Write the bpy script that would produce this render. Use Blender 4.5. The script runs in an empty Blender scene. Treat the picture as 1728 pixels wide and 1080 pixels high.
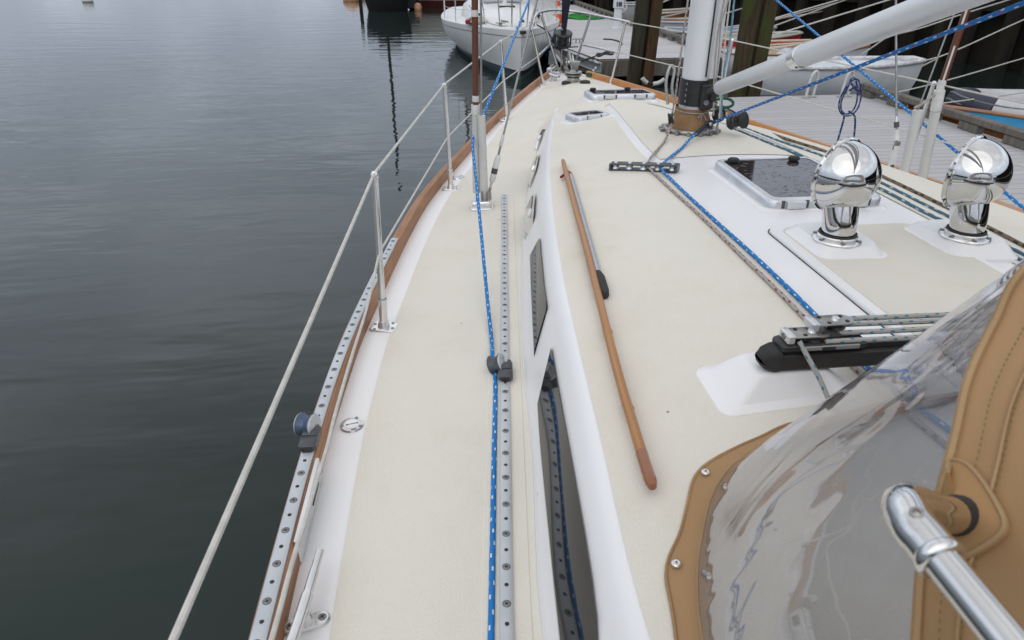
import bpy, bmesh, math, random
import numpy as np
from mathutils import Vector, Matrix, Quaternion
random.seed(7)
R = math.radians
PI = math.pi
sc = bpy.context.scene
COL = sc.collection

# ------------------------------------------------------------------ camera
CAM = Vector((-1.45, 0.0, 1.28))
FPX, W0, H0 = 1140.0, 1728.0, 1080.0
cd = bpy.data.cameras.new("camera"); cam = bpy.data.objects.new("camera", cd); COL.objects.link(cam)
cd.sensor_width = 36.0; cd.lens = 36.0 * FPX / W0; cd.clip_start = 0.02; cd.clip_end = 3000
cam.location = CAM; cam.rotation_euler = (R(61.5), 0, R(-5.9))
sc.camera = cam
cd.dof.use_dof = True; cd.dof.focus_distance = 2.6; cd.dof.aperture_fstop = 9.0
RM = cam.rotation_euler.to_matrix()
def ray(x, y): return RM @ Vector(((x - W0/2)/FPX, -(y - H0/2)/FPX, -1.0))
def at(x, y, z): d = ray(x, y); return CAM + d*((z - CAM.z)/d.z)
def aty(x, y, Y): d = ray(x, y); return CAM + d*((Y - CAM.y)/d.y)
def atx(x, y, X): d = ray(x, y); return CAM + d*((X - CAM.x)/d.x)
def atd(x, y, D): return CAM + ray(x, y)*D

# ------------------------------------------------------------------ materials
MATS = {}
def newmat(name):
    m = bpy.data.materials.new(name); m.use_nodes = True
    nt = m.node_tree; nt.nodes.clear()
    out = nt.nodes.new("ShaderNodeOutputMaterial")
    MATS[name] = m
    return m, nt, out
def N(nt, typ, **kw):
    n = nt.nodes.new(typ)
    for k, v in kw.items():
        if k.startswith("i_"):
            key = k[2:].replace("_", " ")
            n.inputs[key].default_value = v
        else: setattr(n, k, v)
    return n
def L(nt, a, b): nt.links.new(a, b)
def col(c): return (c[0], c[1], c[2], 1.0)
def coords(nt, kind="obj", scale=(1, 1, 1), rot=(0, 0, 0)):
    mp = N(nt, "ShaderNodeMapping"); mp.inputs["Scale"].default_value = scale; mp.inputs["Rotation"].default_value = rot
    if kind == "world":
        g = N(nt, "ShaderNodeNewGeometry"); L(nt, g.outputs["Position"], mp.inputs[0])
    else:
        t = N(nt, "ShaderNodeTexCoord"); L(nt, t.outputs["UV" if kind == "uv" else "Object"], mp.inputs[0])
    return mp.outputs[0]
def ramp(nt, fac, stops):
    r = N(nt, "ShaderNodeValToRGB"); e = r.color_ramp.elements
    e[0].position, e[0].color = stops[0][0], col(stops[0][1]); e[1].position, e[1].color = stops[-1][0], col(stops[-1][1])
    for p, c in stops[1:-1]:
        k = e.new(p); k.color = col(c)
    L(nt, fac, r.inputs[0]); return r.outputs[0]
def mat(name, c1, c2=None, rough=.5, metal=0.0, scale=6.0, stretch=(1, 1, 1), kind="obj", detail=4.0, bump=0.0, bscale=None,
        bstretch=None, spec=.5, rvar=.0, lo=.35, hi=.65, coat=0.0, bdist=.002, ior=1.5):
    m, nt, out = newmat(name)
    p = N(nt, "ShaderNodeBsdfPrincipled"); L(nt, p.outputs[0], out.inputs[0])
    p.inputs["Roughness"].default_value = rough; p.inputs["Metallic"].default_value = metal
    p.inputs["Specular IOR Level"].default_value = spec; p.inputs["Coat Weight"].default_value = coat; p.inputs["Coat Roughness"].default_value = .08
    p.inputs["IOR"].default_value = ior
    v = coords(nt, kind, stretch)
    n = N(nt, "ShaderNodeTexNoise", i_Scale=scale, i_Detail=detail); L(nt, v, n.inputs["Vector"])
    c2 = c2 if c2 else tuple(x*.9 for x in c1)
    L(nt, ramp(nt, n.outputs[0], [(lo, c1), (hi, c2)]), p.inputs["Base Color"])
    if rvar:
        mr = N(nt, "ShaderNodeMapRange"); mr.inputs["To Min"].default_value = max(.01, rough - rvar); mr.inputs["To Max"].default_value = rough + rvar
        n3 = N(nt, "ShaderNodeTexNoise", i_Scale=scale*2.3, i_Detail=5.0); L(nt, v, n3.inputs["Vector"])
        L(nt, n3.outputs[0], mr.inputs[0]); L(nt, mr.outputs[0], p.inputs["Roughness"])
    if bump:
        vb = coords(nt, kind, bstretch or stretch)
        nb = N(nt, "ShaderNodeTexNoise", i_Scale=bscale or scale*8, i_Detail=4.0); L(nt, vb, nb.inputs["Vector"])
        b = N(nt, "ShaderNodeBump", i_Strength=bump, i_Distance=bdist); L(nt, nb.outputs[0], b.inputs["Height"]); L(nt, b.outputs[0], p.inputs["Normal"])
    return m

mat("gelcoat", (.84, .84, .845), (.805, .805, .81), rough=.30, scale=1.7, rvar=.06, bump=.03, bscale=260, bdist=.0006)
def nonskid():
    m, nt, out = newmat("nonskid")
    p = N(nt, "ShaderNodeBsdfPrincipled", i_Roughness=.62); p.inputs["Specular IOR Level"].default_value = .35
    L(nt, p.outputs[0], out.inputs[0])
    v = coords(nt, "world", (1, 1, 1))
    n = N(nt, "ShaderNodeTexNoise", i_Scale=2.6, i_Detail=10.0, i_Roughness=.72); L(nt, v, n.inputs["Vector"])
    base = ramp(nt, n.outputs[0], [(.30, (.68, .645, .56)), (.48, (.72, .687, .605)), (.70, (.735, .71, .635))])
    # rust and tea-coloured stains
    n2 = N(nt, "ShaderNodeTexNoise", i_Scale=3.1, i_Detail=3.0); L(nt, coords(nt, "world", (1, .8, 1), (0, 0, .5)), n2.inputs["Vector"])
    st = ramp(nt, n2.outputs[0], [(.65, (0, 0, 0)), (.83, (1, 1, 1))])
    mx = N(nt, "ShaderNodeMixRGB"); L(nt, st, mx.inputs[0]); L(nt, base, mx.inputs[1]); mx.inputs[2].default_value = (.64, .58, .47, 1)
    # dark specks
    vo = N(nt, "ShaderNodeTexVoronoi", i_Scale=5.0); L(nt, v, vo.inputs["Vector"])
    sp = ramp(nt, vo.outputs["Distance"], [(.012, (.25, .22, .18)), (.02, (1, 1, 1))])
    m2 = N(nt, "ShaderNodeMixRGB", blend_type="MULTIPLY"); m2.inputs[0].default_value = 1; L(nt, mx.outputs[0], m2.inputs[1]); L(nt, sp, m2.inputs[2])
    L(nt, m2.outputs[0], p.inputs["Base Color"])
    nb = N(nt, "ShaderNodeTexVoronoi", i_Scale=330.0); L(nt, v, nb.inputs["Vector"])
    b = N(nt, "ShaderNodeBump", i_Strength=.5, i_Distance=.0016); L(nt, nb.outputs["Distance"], b.inputs["Height"]); L(nt, b.outputs[0], p.inputs["Normal"])
nonskid()
def wood(name, c1, c2, c3, rough, coat=0, kind="uv", gs=(38, 1.6, 1), ns=3.0):
    m, nt, out = newmat(name)
    p = N(nt, "ShaderNodeBsdfPrincipled", i_Roughness=rough); p.inputs["Coat Weight"].default_value = coat; p.inputs["Coat Roughness"].default_value = .12
    L(nt, p.outputs[0], out.inputs[0])
    v = coords(nt, kind, gs)
    n = N(nt, "ShaderNodeTexNoise", i_Scale=ns, i_Detail=7.0, i_Roughness=.6, i_Distortion=.4); L(nt, v, n.inputs["Vector"])
    g = ramp(nt, n.outputs[0], [(.3, c1), (.5, c2), (.7, c3)])
    n2 = N(nt, "ShaderNodeTexNoise", i_Scale=1.4, i_Detail=4.0); L(nt, coords(nt, kind, (4, 1, 1) if kind == "uv" else (1, 1, 1)), n2.inputs["Vector"])
    d = ramp(nt, n2.outputs[0], [(.3, (.72, .70, .68)), (.6, (1, 1, 1))])
    mm = N(nt, "ShaderNodeMixRGB", blend_type="MULTIPLY"); mm.inputs[0].default_value = .8; L(nt, g, mm.inputs[1]); L(nt, d, mm.inputs[2])
    L(nt, mm.outputs[0], p.inputs["Base Color"])
    b = N(nt, "ShaderNodeBump", i_Strength=.25, i_Distance=.001); L(nt, n.outputs[0], b.inputs["Height"]); L(nt, b.outputs[0], p.inputs["Normal"])
wood("teak_bare", (.24, .108, .052), (.36, .178, .09), (.45, .245, .14), .6)
wood("teak_oiled", (.40, .15, .03), (.50, .21, .048), (.56, .26, .07), .38, .2)
wood("teak_pole", (.27, .115, .036), (.44, .205, .066), (.52, .275, .11), .45, .15)
wood("varnished_end", (.24, .075, .022), (.31, .105, .032), (.36, .13, .042), .25, .6)
wood("brown_wood", (.10, .032, .016), (.135, .045, .022), (.17, .06, .03), .42, .15)
wood("dinghy_wood", (.28, .105, .035), (.36, .15, .055), (.42, .19, .08), .4, .3, kind="obj", gs=(2, 12, 12))
wood("grey_timber", (.10, .088, .075), (.16, .145, .125), (.22, .20, .18), .85, kind="obj", gs=(9, 9, 1.2), ns=2.0)
mat("stainless", (.80, .795, .79), (.68, .675, .67), rough=.22, metal=.8, scale=9, rvar=.08)
mat("chrome", (.68, .68, .675), (.62, .62, .615), rough=.035, metal=1, scale=14, rvar=.03, bump=.012, bscale=3)
mat("aluminium", (.70, .715, .74), (.60, .62, .65), rough=.32, metal=.6, scale=12, rvar=.08)
mat("track_alloy", (.56, .585, .61), (.48, .51, .535), rough=.42, metal=.35, scale=8, rvar=.08)
mat("cast_steel", (.42, .41, .39), (.28, .27, .26), rough=.33, metal=.9, scale=15, rvar=.1)
mat("galvanised", (.45, .46, .46), (.34, .35, .355), rough=.5, metal=.6, scale=8, rvar=.1)
mat("hole_dark", (.02, .02, .02), (.03, .03, .03), rough=.7)
mat("screw_steel", (.30, .30, .30), (.22, .22, .22), rough=.35, metal=.8, scale=200)
mat("black_plastic", (.018, .018, .020), (.028, .028, .03), rough=.42, scale=20, rvar=.1)
mat("grey_plastic", (.075, .082, .09), (.055, .06, .066), rough=.38, scale=14, rvar=.08)
mat("black_rubber", (.022, .022, .022), (.035, .034, .033), rough=.75, scale=30, bump=.1)
mat("sheave_blue", (.085, .12, .19), (.06, .085, .14), rough=.35, scale=14, metal=.3)
mat("mast_paint", (.77, .79, .81), (.72, .74, .76), rough=.3, scale=3, stretch=(1, 1, .2), rvar=.06)
mat("white_tube", (.62, .62, .60), (.52, .52, .50), rough=.45, scale=5, stretch=(1, 1, .3), rvar=.1)
mat("white_tape", (.72, .72, .70), (.6, .6, .58), rough=.5, scale=20)
mat("wire", (.44, .44, .43), (.34, .34, .33), rough=.35, metal=.75, scale=60)
mat("white_line", (.60, .595, .56), (.50, .49, .45), rough=.7, scale=40, bump=.3, bscale=300)
mat("dirty_line", (.42, .40, .36), (.30, .28, .25), rough=.8, scale=25, bump=.3, bscale=300)
mat("black_line", (.015, .015, .016), (.03, .03, .03), rough=.8, scale=40)
mat("canvas_tan", (.395, .245, .125), (.35, .215, .105), rough=.85, scale=3.0, bump=.22, bscale=420, spec=.25)
mat("canvas_seam", (.40, .27, .15), (.33, .21, .11), rough=.85, scale=8, bump=.3, bscale=300, spec=.2)
mat("leather_patch", (.38, .225, .10), (.31, .18, .078), rough=.7, scale=7, bump=.3, bscale=60, spec=.3)
mat("boot_canvas", (.29, .18, .095), (.19, .112, .055), rough=.85, scale=7, bump=.5, bscale=22, bdist=.006, spec=.2)
mat("thread", (.20, .17, .06), (.15, .12, .05), rough=.9)
mat("navy_cloth", (.012, .014, .03), (.02, .022, .04), rough=.8, scale=10, bump=.3, bscale=40)
mat("fibreglass_white", (.70, .71, .71), (.62, .63, .63), rough=.3, scale=1.2, rvar=.08)
mat("dinghy_white", (.80, .83, .87), (.68, .71, .74), rough=.45, scale=2.5, rvar=.1)
mat("dinghy_rub", (.74, .74, .77), (.48, .48, .50), rough=.7, scale=9, bump=.3)
mat("hull_navy", (.012, .022, .035), (.02, .03, .045), rough=.3)
mat("hull_grey", (.20, .21, .20), (.17, .18, .17), rough=.5)
mat("bottom_red", (.09, .014, .012), (.06, .01, .01), rough=.6)
mat("bottom_green", (.05, .085, .08), (.03, .05, .05), rough=.7)
mat("hull_cream", (.52, .52, .47), (.45, .45, .41), rough=.35, scale=.5)
mat("hull_black", (.008, .009, .011), (.014, .014, .016), rough=.3)
mat("orange_plastic", (.72, .10, .02), (.62, .08, .02), rough=.5)
mat("pale_orange", (.62, .36, .20), (.5, .26, .14), rough=.6, scale=6)
mat("buoy_white", (.6, .6, .58), (.5, .5, .48), rough=.5)
mat("red_paint", (.50, .02, .03), (.40, .02, .025), rough=.45)
mat("cream_paint", (.62, .55, .40), (.55, .48, .34), rough=.45)
mat("pale_blue_paint", (.30, .43, .54), (.25, .37, .47), rough=.45)
mat("bright_blue_paint", (.025, .30, .52), (.02, .25, .45), rough=.4, scale=4)
mat("hypalon_navy", (.018, .022, .045), (.025, .028, .05), rough=.5, scale=5)
mat("hypalon_grey", (.16, .165, .17), (.13, .135, .14), rough=.55, scale=5)
mat("hypalon_white", (.52, .53, .55), (.45, .46, .48), rough=.5, scale=5)
mat("fender_blue", (.012, .055, .15), (.015, .045, .12), rough=.4)
mat("green_rope", (.02, .28, .04), (.015, .2, .03), rough=.8, scale=30)
mat("dark_green_rope", (.008, .09, .05), (.006, .06, .035), rough=.8, scale=30)
mat("pedestal_white", (.68, .70, .72), (.6, .62, .64), rough=.4)
mat("rust_wood", (.16, .12, .07), (.09, .07, .045), rough=.8, scale=14)
mat("leaf_dry", (.45, .24, .05), (.36, .17, .03), rough=.7, scale=30)
mat("red_plastic", (.30, .015, .02), (.22, .01, .015), rough=.4)
mat("pole_alloy", (.50, .52, .55), (.44, .46, .49), rough=.33, metal=.6, scale=6, stretch=(4, 4, .5))
mat("dark_interior", (.03, .03, .032), (.045, .045, .048), rough=.6)
mat("pod_grey", (.13, .13, .145), (.10, .10, .11), rough=.4)
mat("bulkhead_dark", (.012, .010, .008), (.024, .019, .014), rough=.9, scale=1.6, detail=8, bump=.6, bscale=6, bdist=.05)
def pile(name, top, low, green):
    m, nt, out = newmat(name)
    p = N(nt, "ShaderNodeBsdfPrincipled", i_Roughness=.85); p.inputs["Specular IOR Level"].default_value = .3
    L(nt, p.outputs[0], out.inputs[0])
    v = coords(nt, "world", (11, 11, .9))
    n = N(nt, "ShaderNodeTexNoise", i_Scale=1.6, i_Detail=8.0, i_Roughness=.65); L(nt, v, n.inputs["Vector"])
    c = ramp(nt, n.outputs[0], [(.3, low), (.65, top)])
    n2 = N(nt, "ShaderNodeTexNoise", i_Scale=2.3, i_Detail=5.0); L(nt, coords(nt, "world", (1.6, 1.6, .8)), n2.inputs["Vector"])
    f = ramp(nt, n2.outputs[0], [(.48, (0, 0, 0)), (.66, (1, 1, 1))])
    mx = N(nt, "ShaderNodeMixRGB"); L(nt, f, mx.inputs[0]); L(nt, c, mx.inputs[1]); mx.inputs[2].default_value = col(green)
    L(nt, mx.outputs[0], p.inputs["Base Color"])
    b = N(nt, "ShaderNodeBump", i_Strength=.7, i_Distance=.02); L(nt, n.outputs[0], b.inputs["Height"]); L(nt, b.outputs[0], p.inputs["Normal"])
pile("pile_dark", (.058, .045, .030), (.016, .013, .010), (.045, .05, .03))
pile("pile_brown", (.105, .055, .028), (.045, .022, .012), (.06, .045, .02))
pile("pile_mossy", (.075, .052, .026), (.022, .016, .010), (.045, .065, .012))
pile("pile_black", (.017, .013, .009), (.005, .0045, .004), (.017, .016, .007))

pile("pile_black_brown", (.03, .022, .014), (.009, .007, .005), (.022, .022, .009))  # slightly browner than the black piles, mixed in at random along the pier
def braid(name, base, fleck, fleck2=None, nu=2.0, per=28.0, thr=.22, twist=.0, rough=.6):
    """rope: base colour with woven tracer flecks, laid out along the rope's own UVs"""
    m, nt, out = newmat(name)
    p = N(nt, "ShaderNodeBsdfPrincipled", i_Roughness=rough); L(nt, p.outputs[0], out.inputs[0]); p.inputs["Specular IOR Level"].default_value = .3
    t = N(nt, "ShaderNodeTexCoord"); s = N(nt, "ShaderNodeSeparateXYZ"); L(nt, t.outputs["UV"], s.inputs[0])
    def M(op, a, b=None):
        n = N(nt, "ShaderNodeMath", operation=op)
        for i, q in enumerate((a, b)):
            if q is None: continue
            if isinstance(q, (int, float)): n.inputs[i].default_value = q
            else: L(nt, q, n.inputs[i])
        return n.outputs[0]
    u = M("MULTIPLY", s.outputs[0], nu); v = M("MULTIPLY", s.outputs[1], per)
    row = M("FLOOR", v)
    wn = N(nt, "ShaderNodeTexWhiteNoise", noise_dimensions="1D"); L(nt, row, wn.inputs["W"])
    uo = M("FRACT", M("ADD", M("ADD", u, M("MULTIPLY", row, .37)), M("MULTIPLY", wn.outputs["Value"], .35)))
    vo = M("FRACT", v)
    a = M("LESS_THAN", uo, thr*1.3); b = M("LESS_THAN", M("ABSOLUTE", M("SUBTRACT", vo, .5)), thr*.7)
    f = M("MULTIPLY", a, b)
    n = N(nt, "ShaderNodeTexNoise", i_Scale=7.0, i_Detail=5.0); L(nt, coords(nt, "uv", (1, 3, 1)), n.inputs["Vector"])
    bc = ramp(nt, n.outputs[0], [(.3, tuple(x*.82 for x in base)), (.7, base)])
    mx = N(nt, "ShaderNodeMixRGB"); L(nt, f, mx.inputs[0]); L(nt, bc, mx.inputs[1]); mx.inputs[2].default_value = col(fleck)
    o = mx.outputs[0]
    if fleck2:
        u2 = M("FRACT", M("ADD", uo, .5)); b2 = M("LESS_THAN", M("ABSOLUTE", M("SUBTRACT", M("FRACT", M("MULTIPLY", v, .37)), .5)), .09)
        f2 = M("MULTIPLY", M("LESS_THAN", u2, thr*1.2), b2)
        m3 = N(nt, "ShaderNodeMixRGB"); L(nt, f2, m3.inputs[0]); L(nt, o, m3.inputs[1]); m3.inputs[2].default_value = col(fleck2); o = m3.outputs[0]
    L(nt, o, p.inputs["Base Color"])
    br = N(nt, "ShaderNodeTexVoronoi", i_Scale=1.0); L(nt, coords(nt, "uv", (10, 330, 1), (0, 0, 0)), br.inputs["Vector"])
    bm_ = N(nt, "ShaderNodeBump", i_Strength=.5, i_Distance=.0012); L(nt, br.outputs["Distance"], bm_.inputs["Height"]); L(nt, bm_.outputs[0], p.inputs["Normal"])
braid("rope_blue", (.012, .20, .56), (.62, .68, .72), nu=3.0, per=26)
braid("rope_blue_red", (.012, .18, .53), (.62, .66, .72), (.35, .05, .09), nu=3.0, per=24)
braid("rope_grey_red", (.40, .375, .345), (.22, .04, .05), nu=2.0, per=36, thr=.3)
braid("rope_grey_blue", (.46, .45, .42), (.02, .22, .36), nu=3.0, per=40, thr=.25)
braid("rope_brown", (.20, .16, .11), (.05, .035, .025), nu=2.0, per=24, thr=.4)
braid("rope_faded_blue", (.07, .17, .24), (.42, .48, .5), nu=2.0, per=20, thr=.3)
braid("rope_navy", (.018, .045, .17), (.26, .30, .40), (.14, .05, .10), nu=2.0, per=34, thr=.28)
braid("rope_pale_blue", (.15, .30, .42), (.4, .48, .55), nu=2.0, per=20)

def deckplank(name, c1, c2, pitch, gap):
    m, nt, out = newmat(name)
    p = N(nt, "ShaderNodeBsdfPrincipled", i_Roughness=.85); p.inputs["Specular IOR Level"].default_value = .3; L(nt, p.outputs[0], out.inputs[0])
    g = N(nt, "ShaderNodeNewGeometry"); s = N(nt, "ShaderNodeSeparateXYZ"); L(nt, g.outputs["Position"], s.inputs[0])
    d = N(nt, "ShaderNodeMath", operation="DIVIDE"); L(nt, s.outputs[1], d.inputs[0]); d.inputs[1].default_value = pitch
    fl = N(nt, "ShaderNodeMath", operation="FLOOR"); L(nt, d.outputs[0], fl.inputs[0])
    fr = N(nt, "ShaderNodeMath", operation="FRACT"); L(nt, d.outputs[0], fr.inputs[0])
    wn = N(nt, "ShaderNodeTexWhiteNoise", noise_dimensions="1D"); L(nt, fl.outputs[0], wn.inputs["W"])
    n = N(nt, "ShaderNodeTexNoise", i_Scale=2.2, i_Detail=8.0, i_Roughness=.65); L(nt, coords(nt, "world", (1.2, 14, 1)), n.inputs["Vector"])
    ad = N(nt, "ShaderNodeMath", operation="MULTIPLY_ADD"); L(nt, wn.outputs["Value"], ad.inputs[0]); ad.inputs[1].default_value = .28; L(nt, n.outputs[0], ad.inputs[2])
    c = ramp(nt, ad.outputs[0], [(.35, c2), (.9, c1)])
    lt = N(nt, "ShaderNodeMath", operation="LESS_THAN"); L(nt, fr.outputs[0], lt.inputs[0]); lt.inputs[1].default_value = gap
    mx = N(nt, "ShaderNodeMixRGB"); L(nt, lt.outputs[0], mx.inputs[0]); L(nt, c, mx.inputs[1]); mx.inputs[2].default_value = (.14, .14, .145, 1)
    L(nt, mx.outputs[0], p.inputs["Base Color"])
deckplank("dock_planks", (.47, .47, .485), (.39, .39, .40), .14, .055)
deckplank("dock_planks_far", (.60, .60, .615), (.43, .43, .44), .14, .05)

def smoked(name, tint, drops=0.0):
    m, nt, out = newmat(name)
    p = N(nt, "ShaderNodeBsdfPrincipled", i_Roughness=.045, i_IOR=(1.55 if drops else 1.31)); L(nt, p.outputs[0], out.inputs[0])
    n = N(nt, "ShaderNodeTexNoise", i_Scale=34.0, i_Detail=5.0); L(nt, coords(nt, "obj", (1, 1, 1)), n.inputs["Vector"])
    L(nt, ramp(nt, n.outputs[0], [(.3, tint), (.75, tuple(x*1.25 + .003 for x in tint))]), p.inputs["Base Color"])
    if drops:
        vo = N(nt, "ShaderNodeTexVoronoi", i_Scale=38.0); vo.inputs["Randomness"].default_value = 1
        dn = N(nt, "ShaderNodeTexNoise", i_Scale=30.0); L(nt, coords(nt), dn.inputs["Vector"])
        vm = N(nt, "ShaderNodeMixRGB"); vm.inputs[0].default_value = .06; L(nt, coords(nt, "obj", (.6, 1.5, 1)), vm.inputs[1]); L(nt, dn.outputs["Color"], vm.inputs[2])
        L(nt, vm.outputs[0], vo.inputs["Vector"])
        h = ramp(nt, vo.outputs["Distance"], [(.10, (1, 1, 1)), (.30, (0, 0, 0))])
        b = N(nt, "ShaderNodeBump", i_Strength=drops, i_Distance=.003); L(nt, h, b.inputs["Height"]); L(nt, b.outputs[0], p.inputs["Normal"])
smoked("smoked_glass", (.012, .012, .012))
smoked("hatch_glass", (.028, .020, .026), .5)

def vinyl():
    m, nt, out = newmat("clear_vinyl")
    tr = N(nt, "ShaderNodeBsdfTransparent"); tr.inputs[0].default_value = (.95, .945, .945, 1)
    gl = N(nt, "ShaderNodeBsdfGlossy", i_Roughness=.035); gl.inputs[0].default_value = (.95, .95, 1, 1)
    df = N(nt, "ShaderNodeBsdfDiffuse"); df.inputs[0].default_value = (.66, .65, .66, 1)
    n = N(nt, "ShaderNodeTexNoise", i_Scale=1.0, i_Detail=2.0, i_Distortion=.9); L(nt, coords(nt, "world", (6.5, 6.5, 1.9), (.2, .35, .2)), n.inputs["Vector"])
    n2 = N(nt, "ShaderNodeTexNoise", i_Scale=9.0, i_Detail=2.0); L(nt, coords(nt, "world", (1, 1, .35)), n2.inputs["Vector"])
    ad = N(nt, "ShaderNodeMath", operation="MULTIPLY_ADD"); L(nt, n2.outputs[0], ad.inputs[0]); ad.inputs[1].default_value = .05; L(nt, n.outputs[0], ad.inputs[2])
    b = N(nt, "ShaderNodeBump", i_Strength=.5, i_Distance=.012); L(nt, ad.outputs[0], b.inputs["Height"]); L(nt, b.outputs[0], gl.inputs["Normal"])
    fr = N(nt, "ShaderNodeFresnel", i_IOR=1.5); L(nt, b.outputs[0], fr.inputs["Normal"])
    mr = N(nt, "ShaderNodeMapRange"); mr.inputs["From Max"].default_value = .6; mr.inputs["To Min"].default_value = .13; mr.inputs["To Max"].default_value = .75; L(nt, fr.outputs[0], mr.inputs[0])
    hz = N(nt, "ShaderNodeMixShader"); hz.inputs[0].default_value = .12; L(nt, tr.outputs[0], hz.inputs[1]); L(nt, df.outputs[0], hz.inputs[2])
    mx = N(nt, "ShaderNodeMixShader"); L(nt, mr.outputs[0], mx.inputs[0]); L(nt, hz.outputs[0], mx.inputs[1]); L(nt, gl.outputs[0], mx.inputs[2])
    L(nt, mx.outputs[0], out.inputs[0])
vinyl()

def water():
    m, nt, out = newmat("water")
    p = N(nt, "ShaderNodeBsdfPrincipled", i_Roughness=.03, i_IOR=1.333); L(nt, p.outputs[0], out.inputs[0])
    n0 = N(nt, "ShaderNodeTexNoise", i_Scale=.25, i_Detail=3.0); L(nt, coords(nt, "world"), n0.inputs["Vector"])
    L(nt, ramp(nt, n0.outputs[0], [(.3, (.012, .020, .018)), (.7, (.016, .026, .023))]), p.inputs["Base Color"])
    a = N(nt, "ShaderNodeTexNoise", i_Scale=1.0, i_Detail=3.0, i_Roughness=.5, i_Distortion=.3); L(nt, coords(nt, "world", (.5, 1.6, 1), (0, 0, -.16)), a.inputs["Vector"])
    c = N(nt, "ShaderNodeTexNoise", i_Scale=1.0, i_Detail=2.0, i_Roughness=.5); L(nt, coords(nt, "world", (1.8, 5.0, 1), (0, 0, -.28)), c.inputs["Vector"])
    ma = N(nt, "ShaderNodeMath", operation="MULTIPLY_ADD"); L(nt, c.outputs[0], ma.inputs[0]); ma.inputs[1].default_value = .15; L(nt, a.outputs[0], ma.inputs[2])
    b = N(nt, "ShaderNodeBump", i_Strength=1.0, i_Distance=.0165); L(nt, ma.outputs[0], b.inputs["Height"]); L(nt, b.outputs[0], p.inputs["Normal"])
water()
mat("hill_green", (.035, .05, .022), (.055, .065, .035), rough=.9, scale=.08, bump=.8, bscale=.3, bdist=2)

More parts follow.
